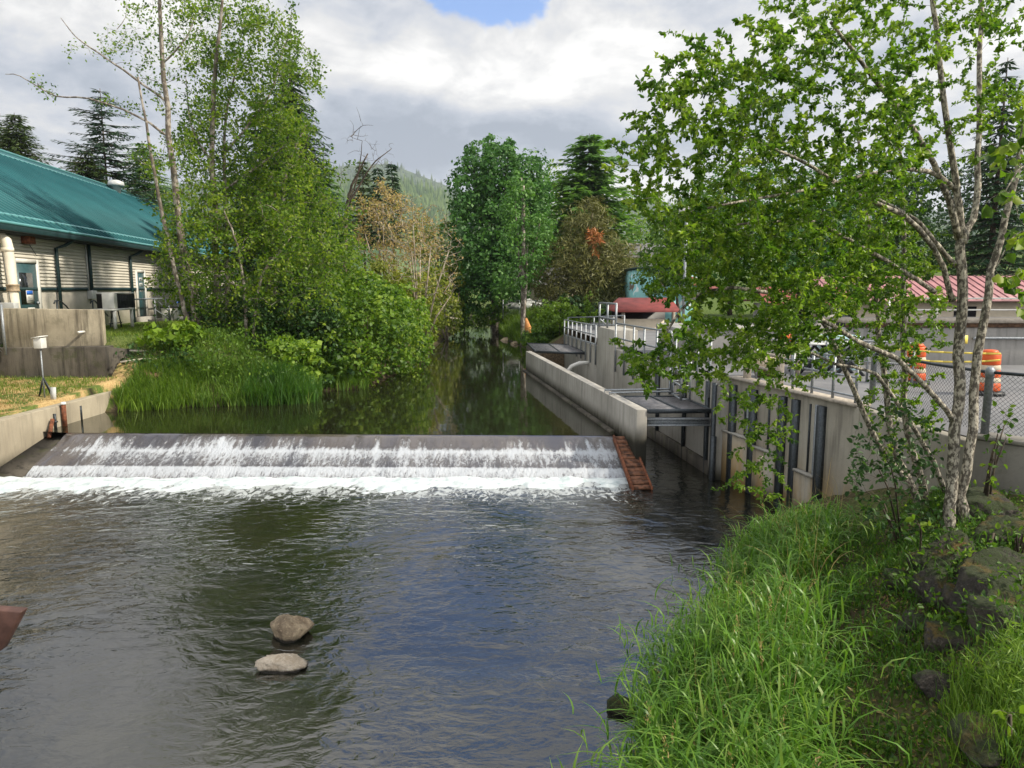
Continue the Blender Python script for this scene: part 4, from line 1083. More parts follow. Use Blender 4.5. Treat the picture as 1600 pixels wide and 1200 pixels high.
# dark X-legged tables behind
for k, (px_, Y) in enumerate(((1262, 17.2), (1290, 17.8), (1318, 16.8))):
    q = A(px_, 595, Y); lab = ('left', 'middle', 'right')[k] + ' one of three dark folding trestle tables on the plaza'
    o = thing('trestle_table', lab, 'table', (q[0], q[1], 2.43), 'dark trestle tables on the plaza')
    mb = MB(); mb.box((q[0] - .45, Y - .35, 3.13), (q[0] + .45, Y + .35, 3.17)); mb.build('tabletop', 'boltgrey', o)
    for dy in (-.28, .28):
        mb = MB(); mb.bar((q[0] - .35, Y + dy, 2.43), (q[0] + .3, Y + dy, 3.13), .06); mb.bar((q[0] + .35, Y + dy + .03, 2.43), (q[0] - .3, Y + dy + .03, 3.13), .06); mb.build('crossed_legs', 'dkmetal', o)
# traffic barrels
def barrel(px_, Y, lab):
    q = A(px_, 600, Y); o = thing('traffic_barrel', lab, 'traffic barrel', (q[0], Y, 2.43), 'orange traffic barrels on the plaza')
    mb = MB(); mb.lathe((q[0], Y, 2.435), [(.30, 0), (.30, .06), (.20, .08)], 20); mb.build('rubber_base', 'black', o)
    zs = [.08, .24, .34, .48, .58, .80]; rs = [.205, .20, .19, .185, .175, .17]
    for i in range(5):
        mb = MB(); mb.lathe((q[0], Y, 2.435), [(rs[i], zs[i]), (rs[i] + .012, zs[i] + .02), (rs[i + 1] + .012, zs[i + 1] - .02), (rs[i + 1], zs[i + 1])], 20); mb.build('orange_band' if i % 2 == 0 else 'white_band', 'orange' if i % 2 == 0 else 'tan', o, True)
    mb = MB(); mb.lathe((q[0], Y, 2.435), [(.16, .80), (.12, .86), (.05, .87)], 16); mb.build('handle_top', 'orange', o, True)
    return q
b1 = barrel(1543, 13.6, 'orange and white traffic barrel behind the fence, right of the pale trunks')
b2 = barrel(1428, 15.2, 'orange and white traffic barrel behind the fence, left of the pale trunks')
b3 = barrel(1222, 19.5, 'far orange traffic barrel partly hidden by leaves behind the timber rails')
o = thing('caution_tape', 'yellow caution tape strung between the two traffic barrels', 'tape', b2)
mb = MB()
for dz, sag in ((.70, .10), (.82, .03)):
    P = [np.array((b2[0] - 1.2 + (b1[0] - b2[0] + 1.2) * k / 10, b2[1] - .3 + (b1[1] - b2[1]) * k / 10, 2.43 + dz - sag * 4 * (k / 10) * (1 - k / 10))) for k in range(11)]
    for k in range(10): mb.bar(P[k], P[k + 1], .006, .035)
mb.build('tape_strip', 'yellow', o)

# chain link fence along the wall top
FP = [(6.02 + .18, 12.1), (6.2, 10.3), (6.32, 9.4), (6.78, 8.75), (8.35, 7.3), (11.1, 4.3)]
f = thing('chain_link_fence', 'dark chain-link fence with round galvanised posts on the right wall top', 'fence', (6.2, 10, 2.5))
def alongp(d):
    for i in range(len(FP) - 1):
        a, b = np.array(FP[i]), np.array(FP[i + 1]); L_ = np.linalg.norm(b - a)
        if d <= L_: return a + (b - a) * d / L_
        d -= L_
    return np.array(FP[-1])
tot = sum(np.linalg.norm(np.array(FP[i + 1]) - np.array(FP[i])) for i in range(len(FP) - 1))
zf0, zf1 = 2.56, 3.36
mb = MB(); mb.tube([(*p, zf1) for p in FP], .022, 8); mb.build('top_rail', 'dkmetal', f, True)
for d_ in (0, 2.75, 5.2, 7.5):
    q = alongp(d_); mb = MB(); mb.lathe((q[0], q[1], 2.53), [(.05, 0), (.05, .78), (.058, .79), (.058, .86), (.03, .90)], 12); mb.build('post', 'galv', f, True)
cell = .06; V = []; fl = []
H_ = zf1 - zf0; d_ = -H_
def wire(p, q):
    p = np.array(p); q = np.array(q); b = len(V); w_ = .0042
    e = np.array((0, 0, w_)); g_ = np.array((w_ * .7, w_ * .7, 0))
    V.extend([p + e, p - e * .5 + g_, p - e * .5 - g_, q + e, q - e * .5 + g_, q - e * .5 - g_])
    fl.extend([(b, b + 1, b + 4, b + 3), (b + 1, b + 2, b + 5, b + 4), (b + 2, b, b + 3, b + 5)])
ns = 6
while d_ < 8.5:
    for k in range(ns):
        a0 = d_ + H_ * k / ns; a1 = d_ + H_ * (k + 1) / ns
        if a0 < 0: continue
        z_0 = zf0 + H_ * k / ns; z_1 = zf0 + H_ * (k + 1) / ns
        p0, p1 = alongp(a0), alongp(a1)
        wire((*p0, z_0), (*p1, z_1)); wire((*p0, zf1 - H_ * k / ns), (*p1, zf1 - H_ * (k + 1) / ns))
    d_ += cell
npmesh('wire_mesh', V, [i for q in fl for i in q], np.arange(len(fl)) * 4, 'dkmetal', f)

# far concrete wall with walkway and white railing
w = thing('plaza_wall', 'grey streaked concrete wall behind the traffic barrels', 'wall', (14, 19, 2.4))
mb = MB(); mb.box((8.6, 19.0, 2.40), (40, 19.4, 3.44)); mb.build('wall_body', 'conc_far', w, bevel=.02)
q = A(1507, 530, 18.9); mb = MB(); mb.box((q[0] - .09, 18.9, q[2] - .12), (q[0] + .09, 19.0, q[2] + .1)); mb.build('yellow_box', 'yellow', w)
mb = MB(); mb.tube([(q[0] + .25, 18.94, q[2]), (q[0] + .3, 18.94, q[2] + .03), (30, 18.94, q[2] - .05)], .035, 8); mb.build('wall_pipe', 'galv', w)
w = thing('timber_walkway', 'brown timber walkway deck running above the grey plaza wall', 'walkway', (16, 19.6, 3.5))
mb = MB(); mb.box((8.9, 18.85, 3.56), (40, 20.6, 3.66)); mb.build('deck', 'woodgrey', w)
mb = MB(); mb.box((8.9, 18.95, 3.445), (40, 19.02, 3.555)); mb.build('fascia_board', 'soilwood', w)
railing('white_railing', 'white two-bar railing along the brown timber walkway', [(10.0, 18.95, 3.66), (24, 18.95, 3.66)], .55, 1.3, (1.0, .45), .022, 'white')
# pale concrete tank block nearer the channel
w = thing('raceway_tank', 'pale grey concrete tank block half hidden behind alder leaves', 'tank', (7, 20.5, 2.4))
mb = MB(); mb.box((4.75, 19.4, 2.42), (7.6, 23.5, 3.35)); mb.build('tank_body', 'conc_far', w, bevel=.03)
mb = MB(); mb.box((4.70, 19.35, 3.355), (7.65, 19.75, 3.42)); mb.build('rim', 'conc_up', w)
w = thing('blue_cabinet', 'pale blue metal cabinet beside the grey plaza wall', 'cabinet', (8.2, 18.0, 2.43))
mb = MB(); mb.box((7.9, 17.7, 2.43), (8.7, 18.4, 3.30)); mb.build('cabinet_body', 'ltblue', w, bevel=.02)
mb = MB(); mb.box((8.02, 17.67, 2.5), (8.58, 17.70, 3.22)); mb.build('door', 'dkmetal', w)

# red roofed shelters
def shelter(name, lab, x0, x1, y0, y1, zr, ze, zg, roof, wallm, cat='building', gap=.0):
    o = thing(name, lab, cat, ((x0 + x1) / 2, (y0 + y1) / 2, zg))
    ym = (y0 + y1) / 2; mb = MB()
    mb.add([(x0, y0, ze), (x1, y0, ze), (x1, ym, zr), (x0, ym, zr), (x1, y1, ze), (x0, y1, ze), (x0, y0, ze - .08), (x1, y0, ze - .08)], [(0, 1, 2, 3), (3, 2, 4, 5), (6, 7, 1, 0)])
    k = x0
    while k < x1:
        a = np.array((k, y0, ze)); b = np.array((k, ym, zr)); mb.frame(a, (1, 0, 0), (b - a) / np.linalg.norm(b - a), (0, 0, 1), (-.02, 0, 0), (.02, np.linalg.norm(b - a), .05)); k += .42
    mb.build('roof', roof, o)
    mb = MB(); mb.box((x0 + .4, y0 + .7, zg), (x1 - .4, y1 - .4, ze - .05)); mb.build('wall', wallm, o)
    n = int((x1 - x0) / 3)
    for k in range(0, n, 2):
        xx = x0 + .9 + k * 3
        mb = MB(); mb.box((xx, y0 + .66, zg + .5), (xx + 1.1, y0 + .70, ze - .35)); mb.build('window', 'glass', o)
    return o
shelter('red_roof_building', 'long cream building with faded red metal roof behind the walkway', 15.2, 34, 35, 41, 5.15, 3.95, 1.6, 'pinkroof', 'tan')
shelter('red_roof_building', 'small outbuilding with faded red roof left of the long cream building', 9.6, 13.0, 27, 30, 4.55, 3.95, 2.2, 'redroof', 'conc_far')
# booth
o = thing('red_roof_booth', 'small open booth with red roof and beige counter above the channel wall', 'booth', (6.4, 36, 2.0))
a = A(971, 483, 35); b = A(1062, 483, 35); zt = A(990, 473, 36.5)[2]; ze = A(990, 484, 35)[2]
mb = MB(); mb.add([(a[0] - .2, 35, ze), (b[0], 35, ze), (b[0], 37, zt + .25), (a[0] + .15, 37, zt + .25), (b[0], 39, ze), (a[0] - .2, 39, ze), (a[0] - .2, 35, ze - .12), (b[0], 35, ze - .12), (a[0]-.2, 39, ze-.12)], [(0, 1, 2, 3), (3, 2, 4, 5), (6, 7, 1, 0), (0, 3, 5), (8,6,0,5)]); mb.build('roof', 'redroof', o)
zc = A(990, 499, 35)[2]
mb = MB(); mb.box((a[0], 35.4, 1.7), (a[0] + 2.2, 35.55, zc)); mb.box((a[0] + .0, 35.56, 1.7), (a[0] + .12, 38.8, zc)); mb.build('counter', 'tan', o)
mb = MB(); mb.box((a[0], 38.3, 1.7), (b[0], 38.5, ze - .13)); mb.build('back_wall', 'black', o)  # wall coloured black to give the shade inside the open booth
mb = MB(); mb.box((a[0] + .1, 35.45, zc + .002), (a[0] + .25, 35.6, ze - .13)); mb.box((a[0] + 2.6, 35.45, 1.7), (a[0] + 2.75, 35.6, ze - .13)); mb.build('post', 'woodgrey', o)
# mural building
o = thing('mural_building', 'boxy turquoise building with painted white and brown abstract mural', 'building', (11, 47, 2))
a = A(996, 421, 44); b = A(1092, 421, 44)
mb = MB(); mb.box((a[0], 44, 1.5), (b[0], 50, a[2])); mb.build('wall', 'mural', o)
mb = MB(); mb.box((a[0] - .1, 43.9, a[2] + .003), (b[0] + .1, 50.1, a[2] + .14)); mb.build('roof_edge', 'trim', o)
q = A(1068, 448, 42.5); mb = MB()
mb.add([(q[0] - .2, 42.8, q[2] + .35), (q[0] + 2.2, 42.8, q[2] - .15), (q[0] + 2.2, 43.99, q[2] + .35), (q[0] - .2, 43.99, q[2] + .85), (q[0] - .2, 42.8, q[2] + .27), (q[0] + 2.2, 42.8, q[2] - .23)], [(0, 1, 2, 3), (4, 5, 1, 0)]); mb.build('awning', 'redroof', o)
# two canvas/painted pale panels below
o = thing('blue_white_panel', 'pale painted display panel with blue and white shapes by the booth', 'sign', (8.3, 40, 2))
q = A(1046, 475, 40); mb = MB(); mb.box((q[0] - .35, 40, q[2] - .8), (q[0] + .35, 40.06, q[2] + .45)); mb.build('panel', 'mural', o)
mb = MB(); mb.box((q[0] - .04, 40.065, 1.8), (q[0] + .04, 40.12, q[2] + .2)); mb.build('post', 'dkmetal', o)
# grey roofed house
o = thing('grey_roof_house', 'distant house with grey shingle roof behind the brown pine', 'house', (14, 74, 2))
a = A(955, 402, 70); b = A(1075, 402, 70); zt = A(1000, 380, 75)[2]
mb = MB(); mb.add([(a[0], 70, a[2]), (b[0], 70, a[2]), (b[0] - .6, 75, zt), (a[0] + .4, 75, zt), (b[0], 80, a[2]), (a[0], 80, a[2])], [(0, 1, 2, 3), (3, 2, 4, 5)]); mb.build('roof', 'greyroof', o)
mb = MB(); mb.box((a[0] + .5, 70.6, 2), (b[0] - .5, 79.5, a[2] + .05)); mb.build('wall', 'white', o)
# beige house
o = thing('beige_house', 'beige house wall glimpsed between the maple and the brown pine', 'house', (3, 66, 2))
a = A(828, 445, 64); b = A(900, 445, 64)
mb = MB(); mb.box((a[0], 64, 1.5), (b[0], 70, a[2])); mb.build('wall', 'tan', o)
mb = MB(); q0 = A(852, 440, 63.9); mb.box((q0[0] - .12, 63.9, 2), (q0[0] + .12, 63.99, a[2])); mb.build('corner_trim', 'white', o)
mb = MB(); mb.add([(a[0] - .5, 63.5, a[2]), (b[0] + .5, 63.5, a[2]), (b[0] + .5, 67, a[2] + 1.6), (a[0] - .5, 67, a[2] + 1.6), (b[0] + .5, 70.5, a[2]), (a[0] - .5, 70.5, a[2])], [(0, 1, 2, 3), (3, 2, 4, 5), (0, 3, 5), (1, 4, 2)]); mb.build('roof', 'greyroof', o)
# far chain link fence
o = thing('chain_link_fence', 'far low chain-link fence on the bank under the maple', 'fence', (0, 58, 2.3))
zb = A(800, 492, 57)[2]; 
xa, xb = A(786, 480, 57)[0], A(862, 480, 57)[0]
mb = MB(); mb.bar((xa, 57, zb + 1.15), (xb, 57, zb + 1.15), .05); mb.build('top_rail', 'galv', o)
for k in range(4):
    x_0 = xa + (xb - xa) * k / 3; mb = MB(); mb.bar((x_0, 57, zb - .3), (x_0, 57, zb + 1.2), .07); mb.build('post', 'galv', o)
mb = MB(); k = xa
while k < xb: mb.bar((k, 57, zb), (k + .5, 57, zb + 1.1), .014); mb.bar((k + .5, 57, zb), (k, 57, zb + 1.1), .014); k += .14
mb.build('wire_mesh', 'galv', o)
o = thing('parked_car', 'silver car parked far off behind the bank fence under the maple', 'car', (0, 61, 2.3))
q = A(800, 483, 61); x0 = q[0] - 1.6
mb = MB(); prof = [(0, .35), (.1, .75), (.9, .9), (1.5, 1.35), (2.9, 1.38), (3.6, .95), (4.2, .85), (4.3, .4)]
vs = [(x0 + a, yy, zb + b_) for yy in (60.3, 62) for a, b_ in prof]
n = len(prof); mb.add(vs, [tuple(range(n)), tuple(range(n, 2 * n))[::-1]] + [(i, (i + 1) % n, n + (i + 1) % n, n + i) for i in range(n)]); mb.build('body', 'boltgrey', o)
for a in (.8, 3.4):
    mb = MB(); mb.tube([(x0 + a, 60.2, zb + .33), (x0 + a, 60.45, zb + .33)], .33, 14); mb.build('wheel', 'black', o)
mb = MB(); mb.box((x0 + 1.5, 60.28, zb + .95), (x0 + 2.85, 60.297, zb + 1.28)); mb.build('window', 'glass', o)
# floodlight
q = A(1073, 328, 24); o = thing('floodlight', 'white box floodlight on a pole rising above the leaves', 'lamp', (q[0], 24, 2.4))
mb = MB(); mb.tube([(q[0], 24, 2.4), (q[0], 24, q[2] - .12)], .05, 8); mb.build('pole', 'galv', o)
mb = MB(); mb.box((q[0] - .22, 23.8, q[2] - .12), (q[0] + .22, 24.25, q[2] + .10)); mb.build('lamp_head', 'white', o, bevel=.02)

# brown steel beam corner poking in at the left
a = A(2, 988, 3.0)
o = thing('brown_beam_end', 'blunt end of a brown steel beam poking in from the left edge', 'beam', a)
mb = MB(); p0 = A(34, 958, 3.0); p1 = A(-6, 1036, 2.9)
bd_ = unit(A(34, 956, 3.0) - A(-140, 942, 3.0)); mb.frame(A(34, 956, 3.0) - bd_ * 11.5, bd_, (0, 1, 0), unit(A(-8, 1034, 3.0) - A(34, 956, 3.0)), (0, 0, 0), (11.5, .05, .22))
mb.build('beam_body', 'brown_beam', o, bevel=.008)

# ------------------------------------------------------------------ rocks
def rock(name, lab, c, size, m, seed, cat='rock', group=None, flat=1.0, rot=0.):
    n = 34; g = np.random.default_rng(seed); V = []; 
    pl_ = unit(g.normal(size=(14, 3))); dist = g.uniform(.62, 1.0, 14)
    for j in range(n + 1):
        th = math.pi * j / n
        for i in range(n * 2):
            ph = math.pi * i / n; d = np.array((math.sin(th) * math.cos(ph), math.sin(th) * math.sin(ph), math.cos(th)))
            dp = pl_ @ d; rr = np.min(np.where(dp > .05, dist / np.maximum(dp, .05), 9)); rr = min(rr, 1.15)
            rr *= 1 + .12 * (vnoise(np.array([d[0] * 3 + d[2] * 2]), np.array([d[1] * 3 - d[2]]), 1.6, seed)[0] - .5) + .09 * (vnoise(np.array([d[0] * 9 + d[2] * 7]), np.array([d[1] * 9 - d[2] * 5]), 1.3, seed + 3)[0] - .5) + .07 * (vnoise(np.array([d[0] * 23 + d[2] * 17]), np.array([d[1] * 23 - d[2] * 11]), 1.3, seed + 5)[0] - .5)
            V.append(d * rr)
    V = np.array(V) * np.array(size) * .5
    c_, s_ = math.cos(rot), math.sin(rot); V[:, :2] = V[:, :2] @ np.array([[c_, s_], [-s_, c_]])
    V = V + np.array(c); w_ = 2 * n; q = np.arange((n + 1) * w_).reshape(n + 1, w_)
    qd = np.stack([q[:-1], q[1:], np.roll(q[1:], -1, 1), np.roll(q[:-1], -1, 1)], -1).reshape(-1, 4)
    o = npmesh(name, V, qd.ravel(), np.arange(len(qd)) * 4, m, None, None, False)
    return tag(o, lab, cat, group)
c = G(453, 992, 0); rock('river_rock', 'angular tan boulder standing out of the river, upper of the two', c + (0, .05, .03), (.54, .48, .40), 'rockriver', 11)
c = G(436, 1047, 0); rock('river_rock', 'flat bleached rock barely breaking the river surface, lower of the two', c + (.02, .05, .03), (.62, .32, .22), 'rockpale', 26, rot=.25)
c = G(960, 1108, 0); rock('river_rock', 'dark weedy stone at the water edge beside the long grass', c + (.05, 0, 0), (.32, .3, .22), 'rockmoss', 5)
c = G(10, 1160, -.1); rock('river_rock', 'dark drowned stone under ripples at the bottom left', c + (0, 0, -.1), (.9, .6, .26), 'rock', 8)
RK = [(1415, 920, .42, .34, 'rockmoss', 'orange mossy lump at the left end of the bank rocks'),
      (1490, 880, .75, .50, 'rock', 'speckled boulder directly below the pale twin trunk'),
      (1470, 935, .60, .40, 'rock', 'grey boulder with grass tuft growing over its foot'),
      (1560, 810, .95, .55, 'rock', 'long dark slab against the foot of the right wall'),
      (1515, 800, .42, .34, 'rock', 'rounded grey stone just right of the twin trunk base'),
      (1575, 850, .70, .45, 'rockmoss', 'brown mossy boulder under the long dark slab'),
      (1545, 905, .55, .40, 'rock', 'pale cracked stone in the middle of the bank rocks'),
      (1590, 900, .60, .45, 'rock', 'blue grey boulder at the right edge of the picture'),
      (1560, 945, .85, .42, 'rock', 'broad flat slab across the lower bank rocks'),
      (1585, 985, .70, .36, 'rockmoss', 'boulder capped with golden moss at the right edge'),
      (1510, 955, .42, .34, 'rock', 'small wedge of rock left of the broad flat slab'),
      (1440, 985, .34, .26, 'rock', 'low grey stone beside the ground plants below the moss'),
      (1500, 1010, .45, .30, 'rockmoss', 'dark green mossy stone sunk in weeds below the slab'),
      (1480, 1085, .34, .24, 'rock', 'pinkish chipped stone on the bare brown soil'),
      (1560, 1180, .50, .28, 'rockmoss', 'brown mossy stone in the bottom right corner')]
def ground_hit(px_, py):
    d = pxdir(px_, py); tt = np.linspace(2.0, 40, 1500); X_ = d[0] * tt; Y_ = d[1] * tt; Z_ = EYE + d[2] * tt
    h = land(X_, Y_); k = np.argmax(Z_ < h)
    return np.array((X_[k], Y_[k], h[k]))
for i, (px_, py, sx, sz, m, lab) in enumerate(RK):
    c = ground_hit(px_, py); rock('bank_rock', lab, c + (0, .1, sz * .02), (sx * 1.12, sx * .85, sz * .95), m, 40 + i, group='rocks on the right bank', rot=.5 * i)
# driftwood sticks, stump
c = ground_hit(230, 600)
o = tag(rock('tree_stump', 'brown cut stump in the grass on the left bank', c + (0, .3, .15), (.75, .6, .8), 'soilwood', 77, 'stump'), None)
for (p, q, Y0, Y1, r_, lab) in (((190, 548), (262, 552), 23.6, 24.5, .04, 'thin bare fallen pole lying at the edge of the upper lawn'), ((188, 566), (245, 560), 23.1, 23.8, .035, 'pale stripped branch below the thin fallen pole')):
    o = thing('fallen_branch', lab, 'branch', A(*p, Y0)); mb = MB(); mb.tube([A(*p, Y0), lerp(A(*p, Y0), A(*q, Y1), .5) + (0, 0, .03), A(*q, Y1)], [r_, r_ * .9, r_ * .6], 7); mb.build('wood', 'rope', o, True)
o = thing('fallen_branch', 'long pale fallen trunk arching over the far river bend', 'branch', A(660, 470, 50))
mb = MB(); P = [A(x0, y0, Y0) for x0, y0, Y0 in ((648, 458, 48), (665, 474, 49), (685, 489, 51), (703, 497, 53), (718, 498, 55))]; mb.tube(P, [.07, .10, .09, .08, .04], 7); mb.build('wood', 'rope', o, True)
o = thing('broken_trunk', 'snapped orange-brown trunk stub on far right bank', 'stump', A(826, 520, 46))
mb = MB(); q = A(828, 535, 46); mb.tube([q, A(825, 512, 46), A(822, 497, 46)], [.20, .22, .06], 9); mb.build('wood', 'brokenwood', o, True)
for (px_, py, sx, lab) in ((793, 532, 1.0, 'left pale stone at the water edge on far right bank'), (806, 538, .8, 'right pale stone at the water edge on far right bank')):
    c = G(px_, py, .75); rock('river_rock', lab, c, (sx, .7, .4), 'rockriver', int(px_))

# ------------------------------------------------------------------ vegetation builders
def in_poly(poly, n):
    poly = np.array(poly, float); lo, hi = poly.min(0), poly.max(0); out = np.zeros((0, 2))
    while len(out) < n:
        q = rng.uniform(lo, hi, (n * 3, 2)); out = np.concatenate([out, q[sdf(poly, q[:, 0], q[:, 1]) < 0]])
    return out[:n]
def cloud_pts(poly, n, D0, D1, clump=0, sig=10):
    if clump:
        c = in_poly(poly, clump); dc = rng.uniform(D0, D1, clump); k = rng.integers(0, clump, n)
        q = c[k] + rng.normal(size=(n, 2)) * sig; dep = dc[k] + rng.normal(size=n) * .2
    else: q = in_poly(poly, n); dep = rng.uniform(D0, D1, n)
    return np.array([A(a, b, d_) for (a, b), d_ in zip(q, dep)])
def spline(P, n):
    P = [np.array(p, float) for p in P]
    if len(P) < 3: return [lerp(P[0], P[-1], k / (n - 1)) for k in range(n)]
    out = []; Q = [2 * P[0] - P[1]] + P + [2 * P[-1] - P[-2]]; m = len(P) - 1
    for k in range(n):
        u = m * k / (n - 1); i = min(int(u), m - 1); f = u - i; a, b, c, d = Q[i:i + 4]
        out.append(.5 * (2 * b + (c - a) * f + (2 * a - 5 * b + 4 * c - d) * f * f + (3 * b - a - 3 * c + d) * f ** 3))
    return out
def stem(px, D, r0, r1, n=14):
    D = [D] * len(px) if np.isscalar(D) else D
    P = spline([A(a, b, d_) for (a, b), d_ in zip(px, D)], n)
    return P, list(np.linspace(r0, r1, n))
def grow(name, label, cat, base, stems, att, twig_r, leaf, per, lm, bm_, group=None, shape='quad', droop=.1, start=.35, from_=.3, sides=4, spread=.0, leafstart=.3, bare=False, wr=.62, lref=.55):
    """stems are laid down first, then every point of att is reached by a twig from the nearest wood; leaves sit along the twigs"""
    root = thing(name, label, cat, base, group)
    mb = MB(); nodes = []
    for P, rr in stems:
        jit = [p + rng.normal(size=3) * rr[i] * .25 for i, p in enumerate(P)]
        mb.tube(jit, rr, 9 if rr[0] > .05 else 6)
        nodes += [p for i, p in enumerate(P) if i >= len(P) * from_]
    L1 = Leaves(); N = np.array(nodes)
    d0 = np.min(np.linalg.norm(att[:, None] - N[None], axis=2), axis=1) if len(att) else np.array([])
    cap_ = len(N) + 3 * len(att); buf = np.zeros((cap_, 3)); buf[:len(N)] = N; cnt = len(N)
    lp = []; ld = []; ln = []; ll = []; lr = []
    for i in np.argsort(d0):
        a = att[i]; q = buf[:cnt]; df = a - q; ds = np.linalg.norm(df, axis=1)
        j = np.argmin(ds + .55 * np.maximum(0, q[:, 2] - a[2])); p = q[j]; dist = ds[j]
        if dist < 1e-4: continue
        mid = lerp(p, a, .5) + rng.normal(size=3) * dist * .10 + (0, 0, dist * .10)
        P = spline([p, mid, a], 5)
        r_ = twig_r * min(2.2, max(.5, dist * 1.3))
        mb.tube(P, [r_, r_ * .8, r_ * .65, r_ * .5, r_ * .3], sides, cap=False)
        for k in (1, 2, 3): buf[cnt] = P[k]; cnt += 1
        n_ = max(1, int(per * min(1.7, max(.22, dist / lref)) * rng.uniform(.6, 1.3)))
        tt = leafstart + (1 - leafstart) * rng.random(n_) ** .8
        Pa = np.array(P); ix = np.clip((tt * 4).astype(int), 0, 3); f = (tt * 4 - ix)[:, None]
        pos = Pa[ix] * (1 - f) + Pa[ix + 1] * f + rng.normal(size=(n_, 3)) * spread
        dirn = unit((a - p)[None]) * .55 + rdir(n_) * .95; dirn[:, 2] -= droop
        lp.append(pos); ld.append(dirn); ln.append(rdir(n_, .7)); ll.append(leaf * rng.uniform(.6, 1.2, n_)); lr.append(np.clip(rng.normal(.47, .22) + rng.normal(size=n_) * .16, 0, 1))
    mb.build('trunk', bm_, root, True)
    if not bare and lp:
        l_ = np.concatenate(ll); L1.add(np.concatenate(lp), np.concatenate(ld), np.concatenate(ln), l_, l_ * wr, np.concatenate(lr)); L1.build('crown', lm, root, shape)
    return root
def blobs_leaves(L1, blobs, n, leaf, sub=.28, wr=.75, tone=.5, up=.35, inner=.25):
    """blobs: (centre, radii); leaves sit in many small domed tufts spread over the lumpy surface"""
    wts = np.array([r[0] * r[2] + r[1] * r[2] for _, r in blobs]); wts = wts / wts.sum(); per = 16
    for (c, r), wt in zip(blobs, wts):
        c = np.array(c, float); r = np.array(r, float); k = max(4, int(n * wt / per))
        d = rdir(k); rad = np.where(rng.random(k) < inner, rng.uniform(.35, .85, k), 1 + rng.normal(size=k) * .11)
        cc = c + d * r * rad[:, None]; tone_c = np.clip(tone + rng.normal(size=k) * .18, 0, 1)
        dd = np.repeat(d, per, 0); s_ = sub * r.mean() * rng.uniform(.5, 1.2, k)
        v = rdir(k * per); v = unit(v + dd * .55); pos = np.repeat(cc, per, 0) + v * np.repeat(s_, per)[:, None] * rng.uniform(.5, 1.1, (k * per, 1)) * (1, 1, .7)
        nn = unit(v * .8 + (0, 0, up) + rdir(k * per) * .55); di = unit(np.cross(nn, rdir(k * per))); di[:, 2] -= .25
        l_ = leaf * rng.uniform(.6, 1.25, k * per)
        L1.add(pos, di, nn, l_, l_ * wr, np.repeat(tone_c, per) + rng.normal(size=k * per) * .13)
def bx(px_, py, rx, ry, D, rd=None):
    c = A(px_, py, D); kx = rx / F * D; kz = ry / F * D; return (c, (kx, rd or (kx * .5 + kz * .5), kz))
def bush(name, label, cat, blobs, n, leaf, lm, group=None, bark='barkdk', wood=True, tone=.5, sub=.28, wr=.75, inner=.25, rise=None):
    cs = np.array([b[0] for b in blobs]); bx_, by_ = cs[:, 0].mean(), cs[:, 1].mean(); g = zland(bx_, by_)
    base = np.array((bx_, by_, min(g, cs[:, 2].min())))
    root = thing(name, label, cat, base, group); L1 = Leaves(); blobs_leaves(L1, blobs, n, leaf, sub, wr, tone, inner=inner); L1.build('crown', lm, root)
    mb = MB(); H_ = cs[:, 2].max() - base[2]
    r0 = max(.03, .022 * H_)
    top = np.array((bx_, by_, cs[:, 2].max()))
    if wood:
        mb.tube(spline([base - (0, 0, .2), lerp(base, top, .5) + rng.normal(size=3) * .03 * H_, top], 7), list(np.linspace(r0, r0 * .3, 7)), 8)
        for c, r in blobs:
            p = lerp(base, top, rng.uniform(.25, .6)); mb.tube(spline([p, lerp(p, c, .5) + (0, 0, -.05 * H_), np.array(c) + (0, 0, r[2] * .5)], 5), list(np.linspace(r0 * .5, r0 * .15, 5)), 6)
        mb.build('trunk', bark, root, True)
    return root
